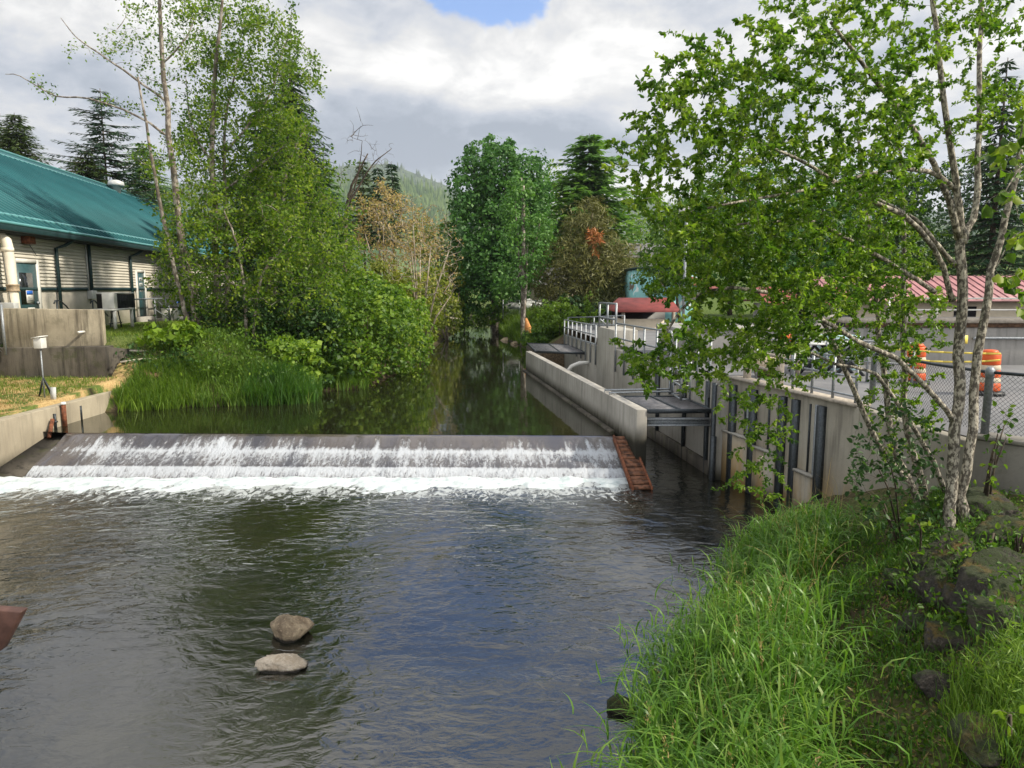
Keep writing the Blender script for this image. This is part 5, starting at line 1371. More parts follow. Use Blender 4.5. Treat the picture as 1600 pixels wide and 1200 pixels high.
def conifer(name, label, apex, base_py, D, halfw, lm, nlev, nb, droop=.3, spray=.34, bark='barkdk', group=None, power=.85, gap=0., rot=0., basez=None, sprw=.22, irregular=.2, low=.06):
    """apex px, pixel row of the lowest boughs, distance, half width in px at the bottom"""
    ap = A(apex[0], apex[1], D); zb = A(apex[0], base_py, D)[2]; g = zland(ap[0], D) if basez is None else basez
    Rb = halfw / F * D; H_ = ap[2] - zb; base = np.array((ap[0], D, g)); root = thing(name, label, 'tree', base, group)
    mb = MB(); mb.tube([base - (0, 0, .3), np.array((ap[0], D, lerp((g, 0), (ap[2], 0), .5)[0])), ap], [max(.1, H_ * .018), H_ * .011, .02], 8)
    L1 = Leaves(); P = []; Dd = []; Nn = []; Ll = []; Rr = []
    for k in range(nlev):
        tt = (k + rng.random() * .7) / nlev; z_ = zb + H_ * tt
        nbk = max(3, int(nb * (1 - tt * .55)))
        for b in range(nbk):
            if rng.random() < gap: continue
            a = 2 * math.pi * (b + rng.random() * .8) / nbk + k * 1.1; Lb = (Rb * (1 - tt) ** power + .12) * rng.uniform(1 - irregular * 1.6, 1 + irregular)
            h = np.array((math.cos(a), math.sin(a), 0)); n_ = max(3, int(Lb / (spray * .30)))
            s_ = np.linspace(.12, 1, n_); pos = np.array((ap[0], D, z_)) + h * (s_ * Lb)[:, None] + np.stack([0 * s_, 0 * s_, -droop * Lb * s_ ** 1.5 + .10 * Lb * s_ ** 3], 1)
            mb.tube([np.array((ap[0], D, z_)), pos[n_ // 2], pos[-1]], [.03 * Lb ** .5, .018, .006], 4, cap=False)
            side = np.cross(h, (0, 0, 1)); tone = np.clip(.42 + rng.normal() * .18, 0, 1)
            for sg in (-1, 0, 1):
                di = unit(h * (.75 if sg else 1.2) + side * sg * .8 + np.array((0, 0, -.22 - droop * .5)) + rng.normal(size=(n_, 3)) * .18)
                P.append(pos + rng.normal(size=pos.shape) * .04 * spray); Dd.append(di); Nn.append(np.array((0, 0, 1.)) + rng.normal(size=(n_, 3)) * .35)
                Ll.append(spray * rng.uniform(.7, 1.3, n_) * (1.05 - .4 * s_)); Rr.append(tone + rng.normal(size=n_) * .12 + .22 * (s_ - .5))
    l_ = np.concatenate(Ll); L1.add(np.concatenate(P), np.concatenate(Dd), np.concatenate(Nn), l_, l_ * sprw, np.concatenate(Rr))
    L1.build('crown', lm, root); mb.build('trunk', bark, root, True); return root
def blades(name, pts, h, w, bend, lm, label, cat, segs=4, tone=.5, kind='stuff', parent=None, az0=None, azs=6.3, tv=.2):
    n = len(pts); h = h * rng.uniform(.55, 1.15, n); w = np.broadcast_to(w, (n,)) * rng.uniform(.7, 1.3, n); b = bend * rng.uniform(.25, 1.7, n)
    az_ = rng.uniform(0, 2 * math.pi, n) if az0 is None else az0 + rng.normal(size=n) * azs
    hd = np.stack([np.cos(az_), np.sin(az_), 0 * az_], 1); ta = az_ + 1.57 + rng.normal(size=n) * .5; sd_ = np.stack([np.cos(ta), np.sin(ta), 0 * az_], 1)
    lean = rng.normal(size=(n, 3)) * .13; lean[:, 2] = 0
    rows = []
    for k in range(segs + 1):
        s_ = k / segs; up_ = h * (s_ - .42 * np.minimum(b, 1.6) * s_ ** 2.6); out = h * b * .75 * s_ ** 2.2
        c = pts + np.array((0, 0, 1.)) * up_[:, None] + hd * out[:, None] + lean * (h * s_)[:, None]
        ww = (w * (1 - s_ ** 1.8) * .5 * (.6 + .8 * min(1, s_ * 3)))[:, None]
        if k < segs: rows += [c - sd_ * ww, c + sd_ * ww]
        else: rows.append(c)
    V = np.stack(rows, 1); m = V.shape[1]; o = np.arange(n)[:, None] * m
    f4 = np.array([[2 * k, 2 * k + 1, 2 * k + 3, 2 * k + 2] for k in range(segs - 1)]).reshape(1, -1); tri = np.array([[2 * segs - 2, 2 * segs - 1, 2 * segs]])
    loops = np.concatenate([o + f4, o + tri], 1) if segs > 1 else o + tri
    per = np.concatenate([np.arange(segs - 1) * 4, [4 * (segs - 1)]]); st = (np.arange(n)[:, None] * loops.shape[1] + per).ravel()
    r_ = np.clip(tone + rng.normal(size=n) * tv, 0, 1)
    ob = npmesh(name, V.reshape(-1, 3), loops.ravel(), st, lm, parent, {'rnd': ('FLOAT', np.repeat(r_, m))})
    if parent is None: tag(ob, label, cat, None, kind)
    return ob
def on_land(xy): return np.stack([xy[:, 0], xy[:, 1], land(xy[:, 0], xy[:, 1])], 1)

# ------------------------------------------------------------------ the near alder with many stems on the right bank
tb = ground_hit(1487, 838); tD = tb[1]
D8 = tD
st = []
st.append(stem([(1481, 842), (1487, 760), (1497, 640), (1500, 520), (1503, 400), (1503, 372)], [D8, D8, D8 - .02, D8 - .05, D8 - .1, D8 - .1], .068, .046, 18))
st.append(stem([(1508, 842), (1505, 760), (1516, 680), (1530, 545), (1546, 440), (1562, 375), (1580, 300), (1602, 190), (1630, 60)], [D8 + .1, D8 + .1, D8 + .12, D8 + .15, D8 + .2, D8 + .2, D8 + .2, D8 + .2, D8 + .2], .062, .022, 20))
st.append(stem([(1503, 376), (1497, 300), (1483, 220), (1464, 58), (1452, -60)], [D8 - .1, D8 - .2, D8 - .3, D8 - .5, D8 - .6], .042, .018))
st.append(stem([(1503, 376), (1522, 335), (1530, 230), (1532, 40), (1536, -80)], [D8 - .1, D8, D8 + .1, D8 + .2, D8 + .3], .042, .018))
st.append(stem([(1500, 372), (1468, 279), (1418, 186), (1352, 105), (1298, 35)], [D8 - .1, D8 - .4, D8 - .9, D8 - 1.4, D8 - 1.8], .04, .012))
st.append(stem([(1487, 470), (1472, 411), (1426, 349), (1368, 318), (1309, 287), (1247, 248), (1160, 215)], [D8 - .05, D8 - .2, D8 - .6, D8 - .9, D8 - 1.2, D8 - 1.5, D8 - 1.8], .034, .010))
st.append(stem([(1499, 420), (1465, 385), (1442, 354), (1414, 333), (1350, 300)], [D8 - .05, D8 - .2, D8 - .3, D8 - .3, D8 - .4], .03, .012))
st.append(stem([(1498, 306), (1468, 275), (1426, 265), (1375, 267), (1290, 290), (1180, 310), (1080, 330)], [D8 - .1, D8 - .4, D8 - .7, D8 - 1, D8 - 1.3, D8 - 1.6, D8 - 1.9], .028, .01))
st.append(stem([(1460, 457), (1406, 422), (1317, 368), (1260, 345), (1150, 350)], [D8 - .1, D8 - .4, D8 - .9, D8 - 1.2, D8 - 1.6], .026, .01))
st.append(stem([(1490, 660), (1481, 646), (1412, 567), (1350, 539), (1287, 502), (1184, 452), (1090, 460), (1040, 520)], [D8, D8 - .1, D8 - .5, D8 - .7, D8 - 1.0, D8 - 1.4, D8 - 1.7, D8 - 1.8], .036, .011))
att = np.concatenate([
    cloud_pts([(1035, 85), (1170, 110), (1210, 0), (1420, -20), (1480, 120), (1440, 260), (1400, 330), (1300, 400), (1180, 420), (1090, 330), (1000, 330), (990, 250), (985, 185), (1060, 150)], 820, D8 - 2.4, D8 - .2, 220, 32),
    cloud_pts([(1090, 170), (1300, 150), (1400, 250), (1380, 330), (1260, 380), (1060, 350), (1040, 250)], 330, D8 - 2.2, D8 - .6, 80, 34),
    cloud_pts([(1060, 330), (1350, 350), (1340, 470), (1290, 540), (1190, 560), (1130, 600), (1050, 590), (1000, 575), (1050, 480)], 900, D8 - 2.0, D8 - .5, 120, 26),
    cloud_pts([(1400, -20), (1640, -20), (1640, 200), (1560, 280), (1490, 220), (1420, 180)], 200, D8 - .8, D8 + 1.2, 44, 22),
    cloud_pts([(1310, 370), (1470, 330), (1470, 480), (1350, 520)], 230, D8 - .8, D8 + .8, 22, 18),
    cloud_pts([(950, 575), (1010, 530), (1080, 560), (1060, 610), (1000, 605)], 46, D8 - 2.1, D8 - 1.6, 10, 12),
    cloud_pts([(1100, 70), (1200, 90), (1180, 180), (1060, 230), (1020, 190)], 90, D8 - 2.4, D8 - 1.6, 18, 16),
    cloud_pts([(1000, 180), (1040, 80), (1110, 50), (1090, 150)], 46, D8 - 2.3, D8 - 1.9, 20, 14), cloud_pts([(985, 180), (1050, 240), (1030, 350), (985, 340), (990, 270)], 46, D8 - 2.3, D8 - 1.8, 22, 12)])
grow('alder_tree', 'pale mottled twin-trunk alder with wide leafy crown on right bank', 'tree', tb, st, att, .0038, .052, 38, 'alder_leaf', 'bark', shape='leaf', from_=.15, wr=.52, lref=.30, leafstart=.12)
# leaning stems of a second clump to its left
cb = ground_hit(1445, 800)
st = [stem([(1440, 800), (1425, 760), (1375, 700), (1325, 589), (1287, 505), (1240, 450), (1203, 408)], [cb[1], cb[1], cb[1] - .1, cb[1] - .5, cb[1] - .8, cb[1] - 1.1, cb[1] - 1.3], .046, .014, 18),
      stem([(1446, 806), (1432, 770), (1397, 695), (1378, 555), (1372, 505), (1366, 411), (1350, 300), (1340, 200)], [cb[1], cb[1], cb[1], cb[1], cb[1], cb[1] - .1, cb[1] - .2, cb[1] - .3], .052, .013, 20),
      stem([(1455, 806), (1440, 750), (1415, 661), (1412, 505), (1412, 380), (1408, 260), (1402, 150)], [cb[1] + .1] * 7, .056, .013, 20),
      stem([(1478, 770), (1462, 730), (1444, 695), (1381, 599), (1359, 580), (1303, 567), (1212, 533), (1150, 560)], [cb[1] - .1, cb[1] - .2, cb[1] - .3, cb[1] - .6, cb[1] - .7, cb[1] - .9, cb[1] - 1.2, cb[1] - 1.4], .035, .01, 18)]
att = np.concatenate([
    cloud_pts([(1190, 390), (1290, 430), (1280, 540), (1180, 560)], 90, cb[1] - 1.5, cb[1] - .7, 20, 16),
    cloud_pts([(1120, 560), (1250, 570), (1245, 690), (1225, 780), (1165, 790), (1135, 690)], 100, cb[1] - 1.7, cb[1] - 1.0, 26, 14),
    cloud_pts([(1330, 600), (1420, 600), (1480, 640), (1470, 730), (1370, 700)], 90, cb[1] - .4, cb[1] + .3, 24, 14),
    cloud_pts([(1320, 200), (1440, 180), (1440, 420), (1330, 440)], 150, cb[1] - .6, cb[1] + .8, 34, 18),
    cloud_pts([(1230, 420), (1480, 400), (1490, 560), (1380, 600), (1240, 520)], 230, cb[1] - .7, cb[1] + .6, 40, 12),
    cloud_pts([(1340, 440), (1440, 440), (1430, 560), (1330, 560)], 40, cb[1] - .5, cb[1] + .3, 12, 14)])
grow('alder_tree', 'clump of dark leaning alder stems left of the pale twin trunk', 'tree', cb, st, att, .0038, .052, 34, 'alder_leaf', 'bark', shape='leaf', from_=.2, wr=.52, lref=.30, leafstart=.12)
# bigger leaves hanging in from the right edge
eb = np.array((7.6, 8.0, 2.2))
st = [stem([(1700, 620), (1690, 400), (1670, 200), (1640, 80)], 7.6, .06, .02), stem([(1685, 330), (1640, 280), (1600, 260), (1570, 300)], [7.6, 7.4, 7.2, 7.1], .02, .006), stem([(1690, 420), (1640, 370), (1590, 365), (1555, 420)], [7.6, 7.4, 7.2, 7.1], .02, .006)]
att = np.concatenate([cloud_pts([(1560, 180), (1640, 160), (1640, 330), (1580, 420), (1545, 400), (1535, 280)], 95, 6.8, 7.6, 26, 14), cloud_pts([(1540, 380), (1620, 400), (1610, 480), (1550, 470)], 16, 6.9, 7.4, 6, 10)])
grow('poplar_tree', 'broad-leaved branch tips of a tree standing just past the right edge', 'tree', A(1700, 640, 7.6), st, att, .005, .125, 7, 'alder2_leaf', 'bark', shape='leaf', droop=.6, wr=.8)

# shrubs at the alder's foot
def lowshrub(label, poly, n, D0, D1, leaf, lm, per, base, cat='shrub', name='leafy_shrub', shape='leaf'):
    att = cloud_pts(poly, n, D0, D1); b = np.array(base, float)
    st = [([b + rng.normal(size=3) * .03 - (0, 0, .15), lerp(b, att[i], .5) + (0, 0, .1), lerp(b, att[i], .8)], [.014, .010, .006]) for i in rng.integers(0, n, 5)]
    return grow(name, label, cat, b, st, att, .004, leaf, per, lm, 'barkdk', shape=shape, from_=0, droop=.15)
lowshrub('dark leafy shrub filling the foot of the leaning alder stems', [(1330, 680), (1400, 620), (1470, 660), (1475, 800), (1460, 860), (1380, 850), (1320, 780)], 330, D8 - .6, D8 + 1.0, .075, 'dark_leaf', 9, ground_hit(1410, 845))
lowshrub('bright low sprigs right of the pale twin trunk', [(1535, 640), (1580, 620), (1590, 700), (1560, 760), (1520, 770)], 40, D8 - .2, D8 + .4, .08, 'bush_leaf', 6, ground_hit(1535, 800))
lowshrub('bright green bramble in front of the alder foot', [(1395, 800), (1470, 800), (1500, 880), (1400, 880)], 26, D8 - .9, D8 - .3, .10, 'bush_leaf', 6, ground_hit(1440, 880))
for (a, b, r_, lab) in ((1545, 850, 24, 'small bright sprig growing over the brown mossy boulder'), (1530, 878, 24, 'bramble sprig on the pale cracked stone'), (1512, 940, 22, 'five-leaf sprig beside the small wedge of rock'), (1590, 848, 20, 'bright sprig by the right edge above the blue grey boulder'), (1580, 1140, 34, 'broad-leaved seedling in the bottom right corner'), (1590, 920, 16, 'tiny sprig on the broad flat slab')):
    g = ground_hit(a, b + r_ * .8); Dd_ = g[1]
    lowshrub(lab, [(a - r_, b - r_), (a + r_, b - r_), (a + r_, b + r_), (a - r_, b + r_)], 7, Dd_ - .12, Dd_ + .12, .085, 'bush_leaf', 4, g, 'plant', 'bramble_sprig')

# ------------------------------------------------------------------ long grass at the right water edge
def bank_xy(n, s0, s1, y0, y1, pw=1.0):
    y_ = rng.uniform(y0, y1, n); bw = np.array(sorted(BANKW, key=lambda p: p[1])); xw = np.interp(y_, bw[:, 1], bw[:, 0])
    return np.stack([xw + s0 + (s1 - s0) * rng.random(n) ** pw, y_], 1)
def tufted(xy, nt, sig):
    c = xy[rng.integers(0, len(xy), nt)]; k = rng.integers(0, nt, len(xy)); return c[k] + rng.normal(size=xy.shape) * sig
def tufts(xy0, per, sig):
    nt = len(xy0); k = np.repeat(np.arange(nt), per); d_ = rng.normal(size=(nt * per, 2)) * np.repeat(sig * rng.uniform(.6, 1.3, nt), per)[:, None]
    return xy0[k] + d_, d_, k
c0 = np.concatenate([bank_xy(145, .08, 1.25, 3.3, 7.6), bank_xy(80, .40, 1.40, 8.7, 10.8)])
c0 = c0[vnoise(c0[:, 0], c0[:, 1], 1.4, 31) + rng.random(len(c0)) * .5 > .34]
xy, od, kt = tufts(c0, 44, .14); th = rng.uniform(.55, 1.2, len(c0))[kt] * np.where(xy[:, 1] > 8.3, .68, 1)
e_ = bank_xy(1900, .0, 1.3, 3.2, 10.8); xy = np.concatenate([xy, e_]); od = np.concatenate([od, rng.normal(size=e_.shape) * .05]); th = np.concatenate([th, np.full(len(e_), .55)])
ok = (sdf(P_LOW, xy[:, 0], xy[:, 1]) > -.14) & (sdf(P_PAVE, xy[:, 0], xy[:, 1]) > .5); xy, od, hk = xy[ok], od[ok], th[ok]
g = on_land(xy); g[:, 2] = np.maximum(g[:, 2], -.05)
sel = rng.random(len(g)) < .26; gs = g[sel]; n = len(gs)
hs = .82 * hk[sel] * rng.uniform(.65, 1.12, n); ld_ = rng.normal(size=(n, 3)) * .09; ld_[:, 2] = 1; ld_[:, :2] += od[sel] * 1.9; ld_[:, 0] -= .06
mbv = []
Vs = np.stack([gs - (.003, 0, 0), gs + (.003, 0, 0), gs + ld_ * (hs * .97)[:, None]], 1); ang_ = rng.uniform(0, 6.28, n)
off_ = np.stack([np.cos(ang_), np.sin(ang_), 0 * ang_], 1) * .0035; Vs[:, 0] = gs - off_; Vs[:, 1] = gs + off_
LG = npmesh('long_grass', Vs.reshape(-1, 3), np.arange(3 * n), np.arange(n) * 3, 'grass', None, {'rnd': ('FLOAT', np.repeat(rng.uniform(.3, .8, n), 3))})
tag(LG, 'tall bright green grass arching along the right water edge', 'grass', kind='stuff')
pts = []; 
for f_ in (.22, .38, .52, .66, .80, .93): pts.append(gs + ld_ * (hs * f_ * rng.uniform(.94, 1.04, n))[:, None])
pts = np.concatenate(pts); blades('leaf_blade', pts, .36, .016, 1.15, 'grass', '', '', 4, .55, parent=LG, tv=.22)['kind'] = 'stuff'
blades('basal_blade', g[~sel], .58 * hk[~sel], .015, .8, 'grass', '', '', 4, .42, parent=LG)['kind'] = 'stuff'
xy = tufted(bank_xy(230, .0, 1.4, 3.5, 12.8), 70, .12); g = on_land(xy)
blades('grass_seed_heads', g, .98, .009, .5, 'straw', 'thin pale flowering grass stems above the long grass', 'grass', 5, .6)
k_ = rng.integers(0, len(gs), 130); tips = gs[k_] + ld_[k_] * (hs[k_] * 1.22)[:, None]; L1 = Leaves()
tp = np.repeat(tips, 26, 0); sl_ = rng.random(len(tp)) * .17; dn_ = np.repeat(unit(ld_[k_]), 26, 0)
tp = tp - dn_ * sl_[:, None] + rng.normal(size=tp.shape) * (.010, .010, .004); L1.add(tp, dn_ + rdir(len(tp)) * .6, rdir(len(tp)), rng.uniform(.015, .035, len(tp)), .007, rng.random(len(tp)))
L1.build('seed_panicle', 'straw', LG)['kind'] = 'stuff'
blades('panicle_stem', gs[k_], 1.0, .005, .05, 'straw', '', '', 3, .6, parent=LG)['kind'] = 'stuff'
xy = np.concatenate([tufted(bank_xy(5200, 1.3, 3.4, 3.0, 9.5), 200, .12)]); xy = xy[(sdf(P_PAVE, xy[:, 0], xy[:, 1]) > .35)]
blades('short_grass', on_land(xy), .24, .008, .5, 'grass', 'short dark grass tufts between the bank rocks', 'grass', 3, .25)
k = 17000; xy = tufted(bank_xy(k, 1.2, 3.8, 2.8, 9.8), 700, .10); xy = xy[(sdf(P_PAVE, xy[:, 0], xy[:, 1]) > .4)]; g = on_land(xy); k = len(g); g[:, 2] += rng.uniform(0, .10, k)
L1 = Leaves(); L1.add(g, rdir(k, .1), rdir(k, 1.2), rng.uniform(.02, .055, k), rng.uniform(.015, .035, k), np.clip(rng.normal(.4, .25, k), 0, 1))
tag(L1.build('ground_cover', 'bush_leaf', None, 'leaf'), 'small creeping leaves and moss carpeting the right bank', 'ground cover', kind='stuff')
k = 3500; xy = tufted(bank_xy(k, .9, 3.6, 2.8, 9.0), 300, .16); g = on_land(xy); g[:, 2] += .012
L1 = Leaves(); L1.add(g, rdir(k, -.1), rdir(k, 1.6), rng.uniform(.03, .09, k), rng.uniform(.01, .03, k), rng.random(k))
tag(L1.build('leaf_litter', 'tan_leaf'), 'dead brown leaves and twigs scattered on the bare bank soil', 'leaf litter', kind='stuff')
P_ = np.array([ground_hit(a, b) for a, b in np.stack([rng.uniform(1370, 1600, 150), rng.uniform(790, 1020, 150)], 1)])[:85]; P_ = P_[sdf(P_PAVE, P_[:, 0], P_[:, 1]) > .3]
q_ = np.repeat(P_, 16, 0) + rng.normal(size=(len(P_) * 16, 3)) * (.09, .09, 0); q_[:, 2] += rng.uniform(.02, .30, len(q_)); k = len(q_)
L1 = Leaves(); L1.add(q_, rdir(k, .1), rdir(k, 1.1), rng.uniform(.03, .075, k), rng.uniform(.018, .04, k), np.clip(rng.normal(.35, .22, k), 0, 1))
tag(L1.build('rock_weeds', 'bush_leaf', None, 'leaf'), 'small weeds and herbs growing between the right bank rocks', 'weeds', kind='stuff')
blades('rock_grass', np.repeat(P_[::2], 14, 0) + rng.normal(size=(len(P_[::2]) * 14, 3)) * (.05, .05, 0), .34, .007, .7, 'grass', 'wispy grass tufts among the right bank rocks', 'grass', 3, .3)
# feathery horsetail patch at the right edge
xy = []
for (a, b) in ((1585, 1010), (1560, 1040), (1595, 1060), (1570, 1085), (1540, 1070), (1600, 1110), (1590, 1035), (1615, 1080)):
    xy.append(ground_hit(a, b + 25)); 
P_ = np.repeat(np.array(xy), 150, 0) + rng.normal(size=(150 * len(xy), 3)) * (.06, .06, .0); P_[:, 2] += rng.uniform(.0, .30, len(P_))
L1 = Leaves(); k = len(P_); L1.add(P_, rdir(k, .35), rdir(k, .6), rng.uniform(.06, .14, k), .008, rng.random(k)); 
o = thing('horsetail_patch', 'feathery yellow-green horsetail patch at the right edge', 'plant', np.mean(xy, axis=0)); L1.build('fronds', 'fern', o)
xy = np.array([ground_hit(a, b) for a, b in np.stack([rng.uniform(1490, 1600, 130), rng.uniform(1060, 1200, 130)], 1)]); xy = np.repeat(xy, 8, 0) + rng.normal(size=(1040, 3)) * (.05, .05, 0)
blades('fine_grass', xy, .30, .005, .4, 'fern', 'fine bright moss-like grass in the lower right corner', 'grass', 3, .5)

# ------------------------------------------------------------------ left lawn and bank grasses
xy = rng.uniform((-24, 15), (-12.75, 22.9), (26000, 2)); m_ = vnoise(xy[:, 0], xy[:, 1], .55, 21) + vnoise(xy[:, 0], xy[:, 1], 1.9, 22) * .6 - .16 * np.clip(xy[:, 0] + 17, -3, 3) * 0 + np.clip((xy[:, 1] - 19.5) * .06, 0, .3)
gsel = m_ > .92
blades('lawn_grass', on_land(xy[gsel]), .13, .014, .5, 'lawn', 'patchy green grass on the small left lawn', 'grass', 2, .55)
blades('dry_grass', on_land(xy[~gsel]), .085, .014, .7, 'straw', 'dry straw-coloured grass on the small left lawn', 'grass', 2, .45)
xy = rng.uniform((-17, 23.8), (-9.5, 36), (22000, 2)); xy = xy[sdf(P_UP, xy[:, 0], xy[:, 1]) > 2.4]
xy = xy[(xy - BO[:2]) @ BN[:2] > .2]
blades('upper_lawn_grass', on_land(xy), .15, .016, .5, 'lawn', 'green mown grass on the upper lawn by the building', 'grass', 2, .5)
def leftbank(n, d0, d1, y1=27, x0=-12.15, x1=-5.5):
    xy = rng.uniform((x0, 21.5), (x1, y1), (n * 6, 2)); d = sdf(P_UP, xy[:, 0], xy[:, 1]); xy = xy[(d > d0) & (d < d1)]; return xy[:n]
xy = np.concatenate([tufted(leftbank(9000, -.05, 1.9), 500, .12), tufted(leftbank(8000, 1.2, 4.0, 28), 420, .14)]); m_ = sdf(P_UP, xy[:, 0], xy[:, 1]) > -.2; g = on_land(xy[m_]); g[:, 2] = np.maximum(g[:, 2], .72)
blades('bank_grass', g, np.where(sdf(P_UP, g[:, 0], g[:, 1]) > 1.7, .30, .68), .020, .55, 'grass2', 'tall rank grass along the left bank waterline', 'grass', 4, .42)
xy = tufted(leftbank(3500, -.05, 1.5, 24, -12.1, -10.2), 200, .14); g = on_land(xy); g[:, 2] = np.maximum(g[:, 2], .72)
blades('bright_bank_grass', g, .55, .018, .4, 'lime_leaf', 'bright lime grass beside the end of the low river wall', 'grass', 3, .25)
xy = tufted(leftbank(2600, -.1, 1.0, 25, -8.6, -6.4), 90, .12); g = on_land(xy); g[:, 2] = np.maximum(g[:, 2], .72)
blades('reed_grass', g, .95, .020, .6, 'grass', 'cooler green reed clump at the tip of the left bank', 'grass', 4, .15)
# weedy herbs
def weeds(label, poly, n, D0, D1, leaf, lm, kind=None):
    p = cloud_pts(poly, n, D0, D1, n // 14, 9); k = len(p); L1 = Leaves(); l_ = leaf * rng.uniform(.5, 1.3, k)
    L1.add(p, rdir(k, -.1), rdir(k, 1.1), l_, l_ * .5, np.clip(rng.normal(.45, .2, k), 0, 1))
    return tag(L1.build('weed_foliage', lm), label, 'weeds', kind='stuff')
weeds('tangled green weeds on the left bank below the alders', [(200, 560), (260, 520), (380, 510), (500, 540), (490, 590), (380, 600), (240, 590)], 2600, 22.8, 25.6, .13, 'bush_leaf')
weeds('dark weeds beside the cut stump', [(190, 550), (300, 560), (300, 610), (220, 610), (185, 590)], 1500, 23.0, 24.4, .16, 'dark_leaf')
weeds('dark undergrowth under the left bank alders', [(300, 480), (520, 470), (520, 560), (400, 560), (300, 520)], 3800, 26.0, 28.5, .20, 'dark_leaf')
def knot(label, blob, n): return bush('knotweed', label, 'plant', blob, n, .26, 'lime_leaf', wood=True, tone=.45, sub=.35, wr=.75)
knot('lime-green knotweed spray at the top of the left bank by the upper lawn', [bx(262, 522, 38, 12, 24.2, .6), bx(300, 512, 22, 10, 24.6, .5)], 420)
knot('lime-green knotweed sprays overhanging the water past the reed clump', [bx(470, 560, 34, 22, 25.4, .8), bx(440, 540, 20, 10, 25.0, .5)], 620)

# ------------------------------------------------------------------ tall alders on the left bank
def bankbase(px_, py, D): c = A(px_, py, D); return np.array((c[0], D, zland(c[0], D)))
def tree_left(label, base_px, D, stems, polys, per=9, leaf=.125, lm='alder2_leaf', bm_='bark2', tw=.012, bare=False, name='alder_tree', fr=.3):
    b = bankbase(*base_px, D); att = np.concatenate([cloud_pts(p, n, D - 1.2, D + 2.4, max(4, n // 10), s_) for p, n, s_ in polys])
    st_ = []
    for k, (px_, r0, r1) in enumerate(stems):
        dd = [D + (0 if i < 2 else (i - 1) * (.25 if k % 2 else -.25)) for i in range(len(px_))]; P, rr = stem(px_, dd, r0, r1, 16)
        if k == 0 or px_[0][1] > 470: P[0] = np.array((P[0][0], P[0][1], zland(P[0][0], P[0][1]) - .2))
        st_.append((P, rr))
    return grow(name, label, 'tree', b, st_, att, tw, leaf, per, lm, bm_, droop=.1, from_=fr, sides=3, spread=.10, bare=bare, group=None, leafstart=.2)
tree_left('tall sparse alder with bare limbs reaching left over the teal roof', (306, 505), 27,
    [([(308, 505), (300, 450), (287, 387), (271, 283), (259, 168), (252, 63), (248, -30)], .17, .05), ([(259, 157), (196, 112), (150, 80), (119, 58), (95, 28)], .05, .012), ([(262, 213), (217, 182), (140, 154), (87, 150), (31, 119), (8, 116)], .05, .01), ([(254, 100), (290, 60), (310, 10)], .04, .012)],
    [([(190, 0), (330, -20), (330, 70), (290, 150), (230, 150), (180, 60)], 380, 11), ([(60, 40), (130, 40), (200, 110), (240, 190), (200, 180), (140, 110)], 34, 8), ([(5, 112), (80, 130), (200, 165), (250, 230), (120, 165), (40, 140)], 40, 6), ([(220, 150), (300, 150), (310, 300), (250, 300)], 60, 10)], per=10, leaf=.125)
tree_left('slim leaning alder trunk in front of the building corner', (290, 500), 26,
    [([(292, 502), (285, 470), (250, 321), (231, 212), (215, 120)], .09, .03)], [([(200, 190), (300, 200), (300, 330), (250, 330)], 130, 9), ([(245, 290), (340, 290), (330, 480), (250, 480)], 420, 10)], per=16, leaf=.14)
tree_left('dense bright alder with pale trunks in the middle of the left clump', (345, 500), 28,
    [([(340, 500), (336, 400), (334, 315), (334, 147), (343, 52), (350, -20)], .15, .04), ([(356, 500), (355, 400), (353, 315), (351, 200), (372, 90)], .11, .03), ([(334, 260), (300, 200), (290, 120)], .05, .012), ([(352, 240), (420, 150), (450, 60), (480, 75)], .05, .012), ([(345, 300), (430, 240), (480, 196)], .05, .012)],
    [([(295, 95), (440, 85), (470, 180), (490, 300), (440, 380), (310, 380), (285, 250)], 1600, 14), ([(270, -20), (400, -20), (470, 60), (440, 110), (300, 110)], 520, 11), ([(420, 60), (500, 70), (510, 170), (440, 140)], 60, 9)], per=22, leaf=.14)
tree_left('low leafy alder spreading over the left bank undergrowth', (380, 500), 26.5,
    [([(385, 505), (380, 440), (370, 380), (350, 330)], .07, .02), ([(395, 505), (410, 430), (440, 390), (455, 370)], .06, .02), ([(380, 450), (320, 420), (280, 400)], .05, .02)],
    [([(250, 360), (330, 310), (430, 330), (520, 380), (540, 460), (480, 500), (300, 490), (255, 440)], 1150, 14)], per=18, leaf=.15)
tree_left('bare pale-trunked alder with broken top, right of the clump', (432, 480), 29,
    [([(428, 480), (434, 420), (441, 350), (448, 262), (479, 196)], .12, .03), ([(420, 480), (424, 380), (430, 300)], .10, .03), ([(446, 280), (470, 240), (492, 190)], .04, .01)],
    [([(425, 190), (520, 200), (520, 300), (430, 300)], 30, 14), ([(400, 260), (520, 260), (560, 360), (540, 440), (420, 430)], 560, 14)], per=16, leaf=.15)
tree_left('twin-stemmed alder with pale bare lower trunks at the bank edge', (500, 470), 31,
    [([(498, 490), (501, 450), (504, 410), (500, 360)], .12, .06), ([(503, 490), (510, 440), (516, 415), (530, 360)], .11, .05)],
    [([(450, 330), (530, 330), (565, 420), (540, 450), (460, 410)], 480, 14)], per=15, leaf=.16)
tree_left('leafless grey tree rising beside the dead orange thicket', (540, 420), 38,
    [([(536, 430), (542, 330), (550, 290), (575, 240)], .14, .03), ([(545, 320), (580, 260), (612, 232)], .06, .015), ([(542, 330), (560, 270), (566, 220)], .06, .012), ([(540, 350), (500, 300), (470, 320)], .05, .012)],
    [([(535, 200), (600, 205), (625, 240), (600, 300), (545, 300)], 110, 12)], bare=True, bm_='barkdk', tw=.016, name='bare_tree', fr=.4)
